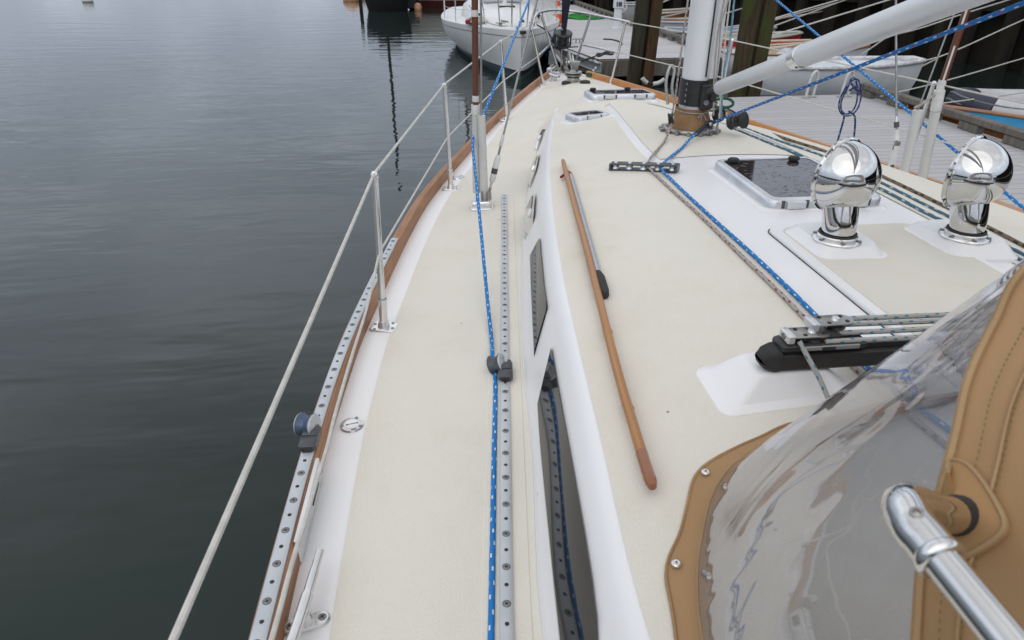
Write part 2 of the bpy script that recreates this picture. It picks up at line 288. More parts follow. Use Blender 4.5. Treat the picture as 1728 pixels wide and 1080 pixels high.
# ------------------------------------------------------------------ mesh builder
class MB:
    def __init__(s): s.v = []; s.f = []; s.m = []; s.uv = []; s.mats = []
    def mi(s, name):
        if name not in s.mats: s.mats.append(name)
        return s.mats.index(name)
    def face(s, idx, uv, mi): s.f.append(tuple(idx)); s.uv.append(uv); s.m.append(mi)
    def add(s, verts): i = len(s.v); s.v.extend([tuple(v) for v in verts]); return i
    def grid(s, rows, m, closed=False, flip=False, uvs=1.0):
        """rows: list of equal-length point lists"""
        mi = s.mi(m); n = len(rows[0]); base = [s.add(r) for r in rows]
        vl = 0.0; V = [0.0]
        for a, b in zip(rows, rows[1:]):
            vl += (Vector(b[n//2]) - Vector(a[n//2])).length; V.append(vl)
        U = [0.0]
        for a, b in zip(rows[0], rows[0][1:] + ([rows[0][0]] if closed else [])): U.append(U[-1] + (Vector(b) - Vector(a)).length)
        for i in range(len(rows) - 1):
            for j in range(n if closed else n - 1):
                k = (j + 1) % n
                q = (base[i]+j, base[i]+k, base[i+1]+k, base[i+1]+j); u = ((U[j], V[i]), (U[j+1], V[i]), (U[j+1], V[i+1]), (U[j], V[i+1]))
                if flip: q = q[::-1]; u = u[::-1]
                s.face(q, u, mi)
        return base
    def poly(s, pts, m, flip=False):
        b = s.add(pts); idx = list(range(b, b + len(pts)))
        uv = [(p[0], p[1]) for p in pts]
        if flip: idx.reverse(); uv.reverse()
        s.face(idx, uv, s.mi(m))
    def tube(s, pts, r, m, seg=10, caps=True, closed=False, unit_u=True):
        pts = [Vector(p) for p in pts]; n = len(pts)
        rr = r if isinstance(r, (list, tuple)) else [r]*n
        T = []
        for i in range(n):
            if closed: d = pts[(i+1) % n] - pts[i-1]
            else: d = pts[min(i+1, n-1)] - pts[max(i-1, 0)]
            T.append(d.normalized() if d.length > 1e-9 else Vector((0, 0, 1)))
        up = Vector((0, 0, 1)) if abs(T[0].z) < .9 else Vector((1, 0, 0))
        nrm = (up - T[0]*up.dot(T[0])).normalized()
        mi = s.mi(m); base = []; V = [0.0]; fr = []
        for i in range(n):
            if i: nrm = (T[i-1].rotation_difference(T[i]) @ nrm); nrm = (nrm - T[i]*nrm.dot(T[i])).normalized(); V.append(V[-1] + (pts[i]-pts[i-1]).length)
            b = T[i].cross(nrm)
            base.append(s.add([pts[i] + (nrm*math.cos(2*PI*k/seg) + b*math.sin(2*PI*k/seg))*rr[i] for k in range(seg)]))
        rng = range(n if closed else n - 1)
        for i in rng:
            j = (i + 1) % n; v0 = V[i]; v1 = V[j] if j else V[i] + (pts[0]-pts[i]).length
            for k in range(seg):
                l = (k + 1) % seg
                s.face((base[i]+k, base[i]+l, base[j]+l, base[j]+k), ((k/seg, v0), ((k+1)/seg, v0), ((k+1)/seg, v1), (k/seg, v1)), mi)
        if caps and not closed:
            s.face([base[0]+k for k in range(seg)][::-1], [(0, 0)]*seg, mi); s.face([base[-1]+k for k in range(seg)], [(0, 0)]*seg, mi)
    def lathe(s, prof, m, org=(0, 0, 0), axis=(0, 0, 1), seg=24, sx=1.0, sy=1.0):
        """prof: (radius, height) pairs about axis"""
        org = Vector(org); az = Vector(axis).normalized()
        ax = Vector((1, 0, 0)) if abs(az.x) < .9 else Vector((0, 1, 0)); ax = (ax - az*ax.dot(az)).normalized(); ay = az.cross(ax)
        mi = s.mi(m); base = []; V = [0]
        for i, (r, h) in enumerate(prof):
            if i: V.append(V[-1] + math.hypot(r-prof[i-1][0], h-prof[i-1][1]))
            if r < 1e-6: base.append((s.add([org + az*h]), 1))
            else: base.append((s.add([org + az*h + ax*(r*sx*math.cos(2*PI*k/seg)) + ay*(r*sy*math.sin(2*PI*k/seg)) for k in range(seg)]), seg))
        for i in range(len(prof) - 1):
            (a, na), (b, nb) = base[i], base[i+1]
            for k in range(seg):
                l = (k+1) % seg; u0, u1 = k/seg, (k+1)/seg
                if na == 1 and nb == 1: continue
                if na == 1: s.face((a, b+l, b+k), ((u0, V[i]), (u1, V[i+1]), (u0, V[i+1])), mi)
                elif nb == 1: s.face((a+k, a+l, b), ((u0, V[i]), (u1, V[i]), (u0, V[i+1])), mi)
                else: s.face((a+k, a+l, b+l, b+k), ((u0, V[i]), (u1, V[i]), (u1, V[i+1]), (u0, V[i+1])), mi)
    def loftc(s, secs, m, cap0=True, cap1=True):
        """closed sections lofted, capped"""
        base = s.grid([list(r) for r in secs], m, closed=True); n = len(secs[0]); mi = s.mi(m)
        if cap0: s.face([base[0]+k for k in range(n)][::-1], [(p[0], p[1]) for p in secs[0]][::-1], mi)
        if cap1: s.face([base[-1]+k for k in range(n)], [(p[0], p[1]) for p in secs[-1]], mi)
    def box(s, c, size, m, rot=None, bev=0.0):
        """box with optional chamfered edges; rot a 3x3 Matrix"""
        hx, hy, hz = [q/2 for q in size]; c = Vector(c); rot = rot or Matrix.Identity(3)
        bev = min(bev, hx*.95, hy*.95, hz*.95)
        if bev <= 0:
            secs = [[(-hx, -hy, z), (hx, -hy, z), (hx, hy, z), (-hx, hy, z)] for z in (-hz, hz)]
        else:
            def ring(ix, iy, z):
                q = bev
                X, Y = hx - ix, hy - iy
                return [(-X+q, -Y, z), (X-q, -Y, z), (X, -Y+q, z), (X, Y-q, z), (X-q, Y, z), (-X+q, Y, z), (-X, Y-q, z), (-X, -Y+q, z)]
            secs = [ring(bev, bev, -hz), ring(0, 0, -hz+bev), ring(0, 0, hz-bev), ring(bev, bev, hz)]
            if hx - bev - bev <= 0 or hy - bev - bev <= 0:
                secs = [ring(0, 0, -hz), ring(0, 0, hz)]
        s.loftc([[c + rot @ Vector(p) for p in r] for r in secs], m)
    def build(s, name, parent=None, smooth=40, label=None):
        me = bpy.data.meshes.new(name)
        P = np.array(s.v, float); lo, hi = P.min(0), P.max(0); o = Vector(((lo[0]+hi[0])/2, (lo[1]+hi[1])/2, lo[2]))
        me.from_pydata([(v[0]-o.x, v[1]-o.y, v[2]-o.z) for v in s.v], [], s.f)
        for k in s.mats: me.materials.append(MATS[k])
        me.polygons.foreach_set("material_index", s.m)
        uvl = me.uv_layers.new(name="UVMap")
        uvl.data.foreach_set("uv", [c for f in s.uv for p in f for c in p])
        me.update()
        bm = bmesh.new(); bm.from_mesh(me); bmesh.ops.recalc_face_normals(bm, faces=bm.faces); bm.to_mesh(me); bm.free()
        if smooth:
            me.polygons.foreach_set("use_smooth", [True]*len(me.polygons)); me.set_sharp_from_angle(angle=R(smooth))
        ob = bpy.data.objects.new(name, me); COL.objects.link(ob)
        ob.location = o
        if parent is not None:
            ob.parent = parent; ob.location = o - wloc(parent)
        if label: ob["label"] = label
        return ob
def wloc(o):
    l = Vector(o.location)
    while o.parent: o = o.parent; l += Vector(o.location)
    return l
def thing(name, label, cat, loc=(0, 0, 0), group=None):
    o = bpy.data.objects.new(name, None); COL.objects.link(o); o.location = loc; o.empty_display_size = .1
    o["label"] = label; o["category"] = cat
    if group: o["group"] = group
    return o
def tag(o, label, cat, group=None):
    o["label"] = label; o["category"] = cat
    if group: o["group"] = group
    return o
def spline(pts, n=8, closed=False):
    """Catmull-Rom resample"""
    P = [Vector(p) for p in pts]; k = len(P)
    if k < 3 and not closed: return [P[0].lerp(P[-1], i/n) for i in range(n+1)]
    out = []
    rng = range(k if closed else k - 1)
    for i in rng:
        p1, p2 = P[i], P[(i+1) % k]
        p0 = P[i-1] if (i or closed) else p1*2 - p2
        p3 = P[(i+2) % k] if (i + 2 < k or closed) else p2*2 - p1
        for j in range(n):
            t = j/n
            out.append(.5*((2*p1) + (p2-p0)*t + (2*p0-5*p1+4*p2-p3)*t*t + (3*p1-p0-3*p2+p3)*t**3))
    if not closed: out.append(P[-1])
    return out
def rrect(cx, cy, hx, hy, r, n=6, ang=0.0):
    """rounded rectangle outline, counter-clockwise (x, y)"""
    out = []
    for (sx, sy, a0) in ((1, -1, -90), (1, 1, 0), (-1, 1, 90), (-1, -1, 180)):
        for i in range(n+1):
            a = R(a0 + 90*i/n); out.append((sx*(hx-r) + r*math.cos(a), sy*(hy-r) + r*math.sin(a)))
    ca, sa = math.cos(ang), math.sin(ang)
    return [(cx + x*ca - y*sa, cy + x*sa + y*ca) for x, y in out]
def slab(mb, outline, z0, z1, m, bev=.003, m_top=None):
    c = (sum(p[0] for p in outline)/len(outline), sum(p[1] for p in outline)/len(outline))
    def inset(d):
        res = []
        for x, y in outline:
            dx, dy = x-c[0], y-c[1]; l = math.hypot(dx, dy); k = max(0, (l-d)/l); res.append((c[0]+dx*k, c[1]+dy*k))
        return res
    i = inset(bev)
    mb.loftc([[(x, y, z0) for x, y in outline], [(x, y, z1-bev) for x, y in outline], [(x, y, z1) for x, y in i]], m)

# ------------------------------------------------------------------ the yacht's lines (x outboard of centre, y forward, z up)
XC = -.05
def pchip(xs, ys):
    xs, ys = np.array(xs, float), np.array(ys, float); h = np.diff(xs); d = np.diff(ys)/h
    m = np.zeros_like(xs); m[0], m[-1] = d[0], d[-1]
    for i in range(1, len(xs)-1):
        m[i] = 0 if d[i-1]*d[i] <= 0 else (h[i-1]+h[i])*3/((2*h[i]+h[i-1])/d[i-1] + (h[i]+2*h[i-1])/d[i])
    def f(x):
        x = min(max(x, xs[0]), xs[-1]); i = min(max(int(np.searchsorted(xs, x)) - 1, 0), len(xs)-2)
        t = (x-xs[i])/h[i]
        return float((1+2*t)*(1-t)**2*ys[i] + t*(1-t)**2*h[i]*m[i] + t*t*(3-2*t)*ys[i+1] + t*t*(t-1)*h[i]*m[i+1])
    return f
hb = pchip([-4, -2, 0, .99, 1.48, 2.09, 2.65, 3.15, 3.65, 4.13, 4.6, 5.2, 6.07, 7.21, 7.95],
           [1.45, 1.66, 1.775, 1.785, 1.779, 1.744, 1.673, 1.60, 1.51, 1.39, 1.255, 1.077, .789, .366, .055])
def sheer(y): return .1*(max(y, 0)/7.7)**2
fo = pchip([-4, 0, .9, 1.48, 1.94, 2.6, 3.2, 3.86, 4.3, 4.8, 5.6, 6.2, 7.95], [1.2, 1.25, 1.239, 1.187, 1.158, 1.09, 1.012, .905, .82, .70, .485, .36, .03])
no = pchip([-4, 0, .67, 1.17, 1.49, 2.03, 2.45, 2.98, 3.6, 4.5, 5.6, 6.2, 7.95], [1.07, 1.12, 1.117, 1.084, 1.062, 1.019, .975, .911, .82, .66, .45, .33, .028])
zn = pchip([-4, 0, 2.2, 3.2, 4.2, 4.8, 5.6, 6.4, 7.2, 7.95], [.34, .345, .335, .315, .275, .235, .17, .14, .125, .105])
zc = pchip([-4, 0, 2.4, 3.0, 3.75, 4.7, 5.5, 6.2, 7.0, 7.95], [.425, .425, .415, .41, .395, .325, .26, .20, .155, .108])
def zs(x, y):
    """height of deck + coachroof"""
    a = abs(x - XC); H, F, Nn = hb(y), fo(y), no(y); s0 = sheer(y)
    zf = max(s0 + .028, .55*zn(y)) if y > 5.2 else s0 + .028
    k = min(1, max(0, (y-4.6)/1.0)); zf = (s0+.028)*(1-k) + k*(s0 + (zn(y)-s0)*.86)
    if a >= F: return s0 + (zf - s0)*min(1, max(0, (H-a)/max(1e-4, H-F)))**(1 if k < .01 else .8)
    if a >= Nn:
        t = (F-a)/max(1e-4, F-Nn); xs_ = [0, .12, .55, .78, 1]; zz = [0, .14, .74, .93, 1]
        return zf + (zn(y)-zf)*float(np.interp(t, xs_, zz))
    return zc(y) - (zc(y)-zn(y))*(a/max(1e-4, Nn))**2
def hit(px, py, dz=0.0):
    """where the line of sight through a photo pixel meets the deck"""
    d = ray(px, py); t = .3
    while t < 12:
        p = CAM + d*t
        if p.z - dz <= zs(p.x, p.y): break
        t += .01
    lo, hi = t-.01, t
    for _ in range(14):
        md = (lo+hi)/2; p = CAM + d*md
        if p.z - dz <= zs(p.x, p.y): hi = md
        else: lo = md
    return CAM + d*hi
def on(x, y, dz=0.0): return Vector((x, y, zs(x, y) + dz))

YS = [-4 + .25*i for i in range(16)] + [0 + .1*i for i in range(80)] + [7.95]

# ================================================================== SETTING
def structure(o): o["kind"] = "structure"; return o
mb = MB(); S = 900
mb.poly([(-S, -S, -1.12), (S, -S, -1.12), (S, S, -1.12), (-S, S, -1.12)], "water"); structure(mb.build("water", smooth=0))
# wooded shores across the harbour
def hills(a0, a1, rad, h0, h1, seed):
    rnd = random.Random(seed); n = 90; rows = [[], [], []]; ph = [rnd.uniform(0, 6) for _ in range(6)]
    for i in range(n+1):
        a = R(a0 + (a1-a0)*i/n); ed = min(1, i/8, (n-i)/8)
        h = (h0 + (h1-h0)*(.5+.5*math.sin(a*3+ph[0])) + 2.2*math.sin(a*31+ph[1]) + 1.4*math.sin(a*77+ph[2]) + rnd.uniform(-.8, .8))*ed
        for k, (rr, zz) in enumerate(((rad, -1.3), (rad+8, max(.2, h*.8)), (rad+40, max(.3, h)))):
            rows[k].append((math.sin(a)*rr, math.cos(a)*rr, zz))
    m = MB(); m.grid(rows, "hill_green"); return structure(m.build("hills"))
hills(-150, -30, 420, 9, 22, 3)
hills(120, 215, 150, 10, 17, 5)

# ================================================================== YACHT
yacht = thing("sailing_yacht", "white sailing yacht with cream deck seen from its port side looking forward", "sailboat", (XC, 2.5, 0))
def part(mb, name, parent=None, smooth=40, label=None): return mb.build(name, parent or yacht, smooth, label)
# hull
def hull():
    m = MB()
    for s in (-1, 1):
        rows = []
        for y in YS:
            H = hb(y) + .062; z = sheer(y); k = max(0, (y-3)/4.95)
            pts = [(H, z), (H, z-.02), (H*(1-.03*k)+.004, z-.10), (H*(1-.10*k)+.01, -.35), (H*(1-.26*k)+.005, -.75), (max(.012, H*(.97-.45*k)), -1.1), (max(.01, H*(.86-.6*k)), -1.4)]
            rows.append([(XC + s*px, y - .12*max(0, (z-pz))*k, pz) for px, pz in pts])
        m.grid(rows, "fibreglass_white", flip=(s > 0))
    return part(m, "hull")
hull()
# deck skin (side decks and foredeck) and coachroof, one sheet each
m = MB()
for s in (-1, 1):
    rows = []
    for y in YS:
        H, F = hb(y), fo(y); xs_ = [H+.062, H, H-.05, H-.1 if H-.1 > F else (H+F)/2] + [F + (H-.1-F)*t if H-.1 > F else F for t in (.5, 0.0)]
        rows.append([(XC + s*a, y, zs(XC + s*a, y)) for a in xs_])
    m.grid(rows, "gelcoat", flip=(s > 0))
part(m, "deck", smooth=60)
m = MB(); rows = []
for y in YS:
    F, Nn = fo(y), no(y)
    a = [F - (F-Nn)*t for t in (0, .06, .12, .3, .55, .66, .78, .9, 1)] + [Nn*t for t in (.97, .9, .75, .6, .45, .3, .15, 0)]
    xs_ = [-q for q in a] + [q for q in a[::-1][1:]]
    rows.append([(XC + q, y, zs(XC+q, y)) for q in xs_])
m.grid(rows, "gelcoat")
roof = part(m, "coachroof", smooth=60)

# nonskid panels, laid 3 mm proud
def panel(mb, fl, fr, y0, y1, n=6, dy=.08, dz=.003):
    k = max(2, int((y1-y0)/dy)); rows = []
    for i in range(k+1):
        y = y0 + (y1-y0)*i/k; a, b = fl(y), fr(y)
        rows.append([on(a + (b-a)*j/n, y, dz) for j in range(n+1)])
    mb.grid(rows, "nonskid")
m = MB()
wl = lambda y: hb(y) - .098
for s in (-1, 1):
    panel(m, lambda y: XC + s*wl(y), lambda y: XC + s*(fo(y)+.004), -4, 5.0, n=5)
    panel(m, lambda y: XC + s*wl(y), lambda y: XC + s*(no(y)*min(1, max(0, (5.45-y)/.45)) + .0), 5.0, 5.45, n=14)
    panel(m, lambda y: XC + s*wl(y), lambda y: XC, 5.45, 7.35, n=14)
part(m, "nonskid_deck_panel")
strip_o = pchip([0, 3.0, 3.15, 5.0, 5.5], [.40, .40, .40, .20, .15])
strip_i = pchip([0, 3.0, 3.15, 5.0, 5.5], [.33, .33, .345, .15, .10])
m = MB()
for s in (-1, 1):
    panel(m, lambda y: XC + s*no(y), lambda y: XC + s*strip_o(y), .0, 5.0, n=9)
    panel(m, lambda y: XC + s*no(y)*min(1, max(.0, (5.45-y)/.45)) if y > 5.0 else XC + s*no(y), lambda y: XC + s*strip_o(y)*min(1, max(.0, (5.45-y)/.45)), 5.0, 5.45, n=9)
panel(m, lambda y: XC - strip_i(y), lambda y: XC + strip_i(y), 3.18, 5.45, n=9)
part(m, "nonskid_roof_panel", roof)

# toe rails: bare teak to port, oiled teak to starboard with fairlead slots
def toerail(s, mt, y0, y1, h0=.066, th0=.056, z0=0.0):
    m = MB(); rows = []; k = max(2, int((y1-y0)/.08))
    for i in range(k+1):
        y = y0 + (y1-y0)*i/k; H = hb(y); zz = sheer(y); kk = min(1, max(0, (y-2.8)/2.5)); th = th0 - .014*kk; h = h0 - .008*kk
        # direction of the edge in plan
        e = .02; dx = s*(hb(y+e)-hb(y-e)); tv = Vector((dx, 2*e, 0)).normalized(); nv = Vector((s*tv.y, -s*tv.x, 0))
        o = Vector((XC + s*H, y, zz)); q = []
        for a, b in ((0, z0), (.003, h-.007), (.009, h), (th-.009, h), (th-.002, h-.007), (th, z0)): q.append(o + nv*a + Vector((0, 0, b)))
        rows.append(q)
    m.loftc(rows, mt)
    return part(m, "toe_rail")
toerail(-1, "teak_bare", -4, 7.62)
for a, b, zz in ((-4, 1.9, 0), (2.28, 3.02, 0), (3.38, 7.62, 0)): toerail(1, "teak_oiled", a, b)
for a, b in ((1.9, 2.28), (3.02, 3.38)):
    m = MB()
    for z0, z1 in ((0, .02), (.048, .066)):
        rows = []
        for i in range(7):
            y = a + .0005 + (b-a-.001)*i/6; e = .02; dx = hb(y+e)-hb(y-e); tv = Vector((dx, 2*e, 0)).normalized(); nv = Vector((tv.y, -tv.x, 0)); o = Vector((XC + hb(y), y, sheer(y)))
            rows.append([o + Vector((0, 0, z0)), o + Vector((0, 0, z1)), o + nv*.056 + Vector((0, 0, z1)), o + nv*.056 + Vector((0, 0, z0))])
        m.loftc(rows, "teak_oiled")
    part(m, "toe_rail")

# genoa tracks with screws and holes
def track(name, pts, w, h, pitch, first_hole, base=None):
    """pts: function of arc parameter; sampled polyline along track centre on its seat"""
    P = spline(pts, 14); m = MB()
    rows = []
    for i, p in enumerate(P):
        t = (P[min(i+1, len(P)-1)] - P[max(i-1, 0)]).normalized(); n = Vector((t.y, -t.x, 0)).normalized(); z = Vector((0, 0, 1))
        rows.append([p - n*w/2, p - n*w/2 + z*(h-.003), p - n*(w/2-.004) + z*h, p + n*(w/2-.004) + z*h, p + n*w/2 + z*(h-.003), p + n*w/2])
    m.loftc(rows, "track_alloy")
    hm = m; scr = []; d = 0.0; nxt = first_hole; kind = 0
    for a, b in zip(P, P[1:]):
        l = (b-a).length
        while nxt <= d + l:
            q = a.lerp(b, (nxt-d)/l) + Vector((0, 0, h+.0006))
            if kind == 0:
                scr.append(q)
                hm.lathe([(.0083, 0), (.0092, .0002), (.0096, 0)], "hole_dark", q, seg=12)
            else: hm.lathe([(0, .0004), (.0044, .0004), (.005, 0)], "hole_dark", q, seg=12)
            kind ^= 1; nxt += pitch
        d += l
    trk = part(m, name); first = None
    for q in scr:
        if first is None:
            sm = MB(); sm.lathe([(0, .0006), (.0075, .0006), (.0082, 0)], "screw_steel", q, seg=12)
            for ang in (.4, .4+PI/2): sm.box(q + Vector((0, 0, .0009)), (.0095, .002, .0006), "hole_dark", Matrix.Rotation(ang, 3, 'Z'))
            first = sm.build("screw", trk); f0 = q.copy(); l0 = first.location.copy()
        else:
            c = first.copy(); COL.objects.link(c); c.parent = trk; c.location = l0 + (q - f0)
    return P
TRK_IN = [on(q.x, q.y, .006) for q in (hit(*p) for p in ((857.5, 1120), (855, 1018), (853.5, 800), (852.5, 640), (851.5, 480), (850.8, 332)))]
d0 = (TRK_IN[0]-TRK_IN[1]); TRK_IN = [on((TRK_IN[0]+d0.normalized()*k).x, (TRK_IN[0]+d0.normalized()*k).y, .006) for k in (1.2, 1.0, .8, .6, .4, .2)] + TRK_IN
m = MB(); P = spline(TRK_IN, 8); rows = []
for i, p in enumerate(P):
    t = (P[min(i+1, len(P)-1)] - P[max(i-1, 0)]).normalized(); n = Vector((t.y, -t.x, 0)); b = Vector((p.x, p.y, 0))
    q = [b + n*o for o in (-.056, -.052, .052, .056)]
    rows.append([on(v.x, v.y, dz) for v, dz in zip(q, (-.002, .0055, .0055, -.002))])
m.grid(rows, "nonskid"); part(m, "track_plinth")
P_in = track("genoa_track", TRK_IN, .030, .009, .05, .03)
def edge(y, off, dz): return Vector((XC - hb(y) - off, y, sheer(y) + dz))
P_out = track("genoa_track", [edge(y, .030, .0665) for y in (-1.2, -.5, 0, .6, 1.0, 1.5, 2.0, 2.5, 3.05)], .034, .009, .05, .02)

# lead blocks riding on the tracks
def lead_block(name, label, p, t, wheel_ax, wheel_c, rw, wm):
    o = thing(name, label, "block", p, "sheet lead blocks on the port tracks")
    t = Vector(t).normalized(); n = Vector((t.y, -t.x, 0)); rot = Matrix((n, t, Vector((0, 0, 1)))).transposed()
    c = MB(); c.box(p + Vector((0, 0, .012)), (.048, .095, .026), "grey_plastic", rot, .006)
    c.box(p + t*.018 + Vector((0, 0, .027)), (.040, .05, .012), "grey_plastic", rot, .004)
    c.box(p - t*.049 + Vector((0, 0, .010)), (.026, .006, .016), "black_plastic", rot, .002); c.build("car_body", o)
    k = MB(); k.tube([p + t*.03 + Vector((0, 0, .03)), p + t*.034 + Vector((0, 0, .046))], [.008, .007], "stainless", 12); k.build("plunger_pin", o)
    a = Vector(wheel_ax).normalized(); wc = Vector(wheel_c)
    w = MB(); w.lathe([(0, -.021), (rw*.98, -.021), (rw, -.018), (rw*.86, -.011), (rw*.74, 0), (rw*.86, .011), (rw, .018), (rw*.98, .021), (0, .021)], wm, wc, a, 28); w.build("sheave", o)
    ck = MB(); ck.lathe([(0, .0262), (rw*.16, .0262), (rw*.18, .0255), (rw*.9, .0245), (rw*.98, .0215), (rw*.98, .021), (0, .021)], "track_alloy", wc, a, 28); ck.lathe([(0, -.0245), (rw*.95, -.0245), (rw, -.0215), (rw, -.0208), (0, -.0208)], "track_alloy", wc, a, 28)
    ck.lathe([(0, .0272), (.004, .0272), (.0046, .0264)], "screw_steel", wc, a, 12); ck.build("cheek", o)
    ar = MB(); ar.tube([p + t*.012 + Vector((0, 0, .02)), (p + wc)/2 + Vector((0, 0, .004)), wc], [.014, .013, .012], "black_plastic", 10); ar.build("arm", o)
    return o
pb = hit(853, 636); tb = (P_in[-1]-P_in[20]).normalized(); pb = Vector((pb.x, pb.y, zs(pb.x, pb.y) + .012))
wc_in = aty(838.5, 614, pb.y + .03)
lead_block("lead_block", "dark grey sheet lead block carrying the blue rope on the inboard deck track", pb, tb, (.85, -.35, .42), wc_in, .033, "grey_plastic")
po = at(534, 738, .09); yo = po.y; po = edge(yo, .030, .072); to = (edge(yo+.1, .030, 0) - edge(yo-.1, .030, 0))
wc_out = aty(519, 717, yo + .035)
lead_block("lead_block", "blue-grey sheet lead block without rope on the outboard toe rail track", po, to, (.93, -.36, .10), wc_out, .034, "sheave_blue")

# coachroof side windows (smoked, flush) and stainless opening ports
def side_point(px, py):
    p = hit(px, py); return p
def side_quad(pix, name, m, lift=.004, thick=.006, sub=8, label=None):
    """a pane following the coachroof side through its corner pixels"""
    pts = [hit(*p) for p in pix]
    top, bot = pts
    return pts
def pane(name, upper, lower, m, dz=.006, parent=None, n=14, rim=None):
    """strip between two polylines on the coachroof side"""
    U = [hit(*p) for p in upper]; Lw = [hit(*p) for p in lower]
    def arc(P, k):
        d = [0]
        for a, b in zip(P, P[1:]): d.append(d[-1] + (b-a).length)
        out = []
        for i in range(k+1):
            t = d[-1]*i/k; j = min(len(P)-2, max(0, int(np.searchsorted(d, t, side="right"))-1)); out.append(P[j].lerp(P[j+1], (t-d[j])/max(1e-6, d[j+1]-d[j])))
        return out
    U, Lw = arc(U, n), arc(Lw, n); mb = MB(); rows = []
    for a, b in zip(U, Lw):
        row = []
        for j in range(5):
            q = a.lerp(b, j/4); e = .004
            nx = -(zs(q.x+e, q.y) - zs(q.x-e, q.y))/(2*e); nv = Vector((nx, 0, 1)).normalized()
            q = Vector((q.x, q.y, zs(q.x, q.y))); row.append(q + nv*dz)
        rows.append(row)
    mb.grid(rows, m)
    # rim down to the skin
    ring = [r[0] for r in rows] + [r for r in rows[-1][1:]] + [r[-1] for r in rows[::-1][1:]] + [r for r in rows[0][::-1][1:-1]]
    low = [Vector((q.x, q.y, zs(q.x, q.y) - .004)) for q in ring]
    mb.grid([ring, low], rim or m, closed=True)
    return mb.build(name, parent or roof, 30)
pane("window", [(913, 402), (915, 430), (920, 480), (926, 520)], [(896, 432), (898, 480), (901, 540), (904, 594)], "smoked_glass")
pane("window", [(933, 586), (945, 655), (972, 800), (1000, 960), (1010, 1030), (1014, 1120)], [(910, 682), (914, 740), (926, 860), (938, 975), (950, 1080), (956, 1130)], "smoked_glass")
# stainless opening ports let into the forward part of the side
for up, lo_, gu, gl, la in (
        ([(906.8, 327), (905, 364), (891, 393)], [(905, 327), (890.6, 352), (887.5, 391)], [(903.5, 331), (902, 347), (901, 352)], [(902, 331), (893.5, 350), (892.5, 354)], [(901.5, 357), (899, 368)]),
        ([(912.8, 260.5), (908.5, 283), (898.8, 309)], [(911, 260.5), (898.6, 282), (894.5, 306.5)], [(910.5, 264), (907, 276), (906, 279)], [(909.5, 264), (902.5, 276), (901, 280)], [(906, 283), (903.5, 290)]),
        ([(921.3, 215.5), (915, 234), (908.2, 254)], [(919.5, 215.5), (908.4, 235), (903, 252.5)], [(919, 218.5), (915.5, 228), (914.5, 231)], [(918, 218.5), (912, 228), (910.5, 231)], [(914, 234), (912, 239)])):
    f = pane("portlight", up, lo_, "stainless", .013, n=10)
    pane("glass", gu, gl, "smoked_glass", .016, f, 6, "stainless")
    c = hit(*la[0]); d_ = hit(*la[1]); m = MB(); e = .02; nv = Vector((-(zs(c.x+e, c.y) - zs(c.x-e, c.y))/(2*e), -(zs(c.x, c.y+e) - zs(c.x, c.y-e))/(2*e), 1)).normalized()
    m.tube([c + nv*.018, d_ + nv*.020], [.011, .008], "stainless", 8); m.build("latch", f)

# stanchions, pulpit, lifelines
def stanchion(bx, y, s, lean=(.0, 0), h=.60, name="stanchion"):
    b = on(bx, y, .001); o = MB(); top = b + Vector((lean[0], lean[1], h))
    mid = b.lerp(top, .20)
    o.tube([b, mid], .0155, "stainless", 14); o.tube([mid, top], .0125, "stainless", 14)
    o.lathe([(0, .014), (.008, .013), (.0135, .005), (.0145, -.004), (.013, -.012)], "stainless", top, (0, 0, 1), 14)
    o.lathe([(.016, -.006), (.018, 0), (.016, .006)], "stainless", mid, top-b, 14)
    st = part(o, name)
    pl = MB(); ang = math.atan2(s*(hb(y+.1)-hb(y-.1)), -.2) + PI/2
    slab(pl, [(b.x + x, b.y + yy) for x, yy in rrect(0, 0, .052, .036, .02, 5, .25*s)], b.z-.004, b.z+.006, "stainless")
    for dx, dy in ((.034, .02), (-.034, -.02), (.034, -.02), (-.034, .02)): pl.lathe([(0, .0085), (.006, .0078), (.0065, .006)], "screw_steel", (b.x+dx, b.y+dy, b.z), seg=10)
    pl.lathe([(.024, .006), (.017, .03), (.0155, .03)], "stainless", b, seg=14)
    pl.build("base_plate", st)
    return top, b
TP, MP = [], []
for (px, py, y, l) in ((648, 553, 0, (.022, -.01)), (761, 319, 0, (-.012, -.02)), (855, 203, 0, (-.045, -.02))):
    q = hit(px, py); t, b = stanchion(q.x, q.y, -1, l); TP.append(t); MP.append(b.lerp(t, .52))
t, b = stanchion(-1.775, .50, -1, (.0, 0)); TP.insert(0, t); MP.insert(0, b.lerp(t, .52))
SP, SM = [], []
for (x, y, l) in ((1.60, 2.28, (0, 0)), (1.35, 3.80, (.0, -.05)), (.86, 5.6, (.04, 0))):
    t, b = stanchion(x, y, 1, l); SP.append(t); SM.append(b.lerp(t, .52))
t, b = stanchion(1.68, .5, 1); SP.insert(0, t); SM.insert(0, b.lerp(t, .52))
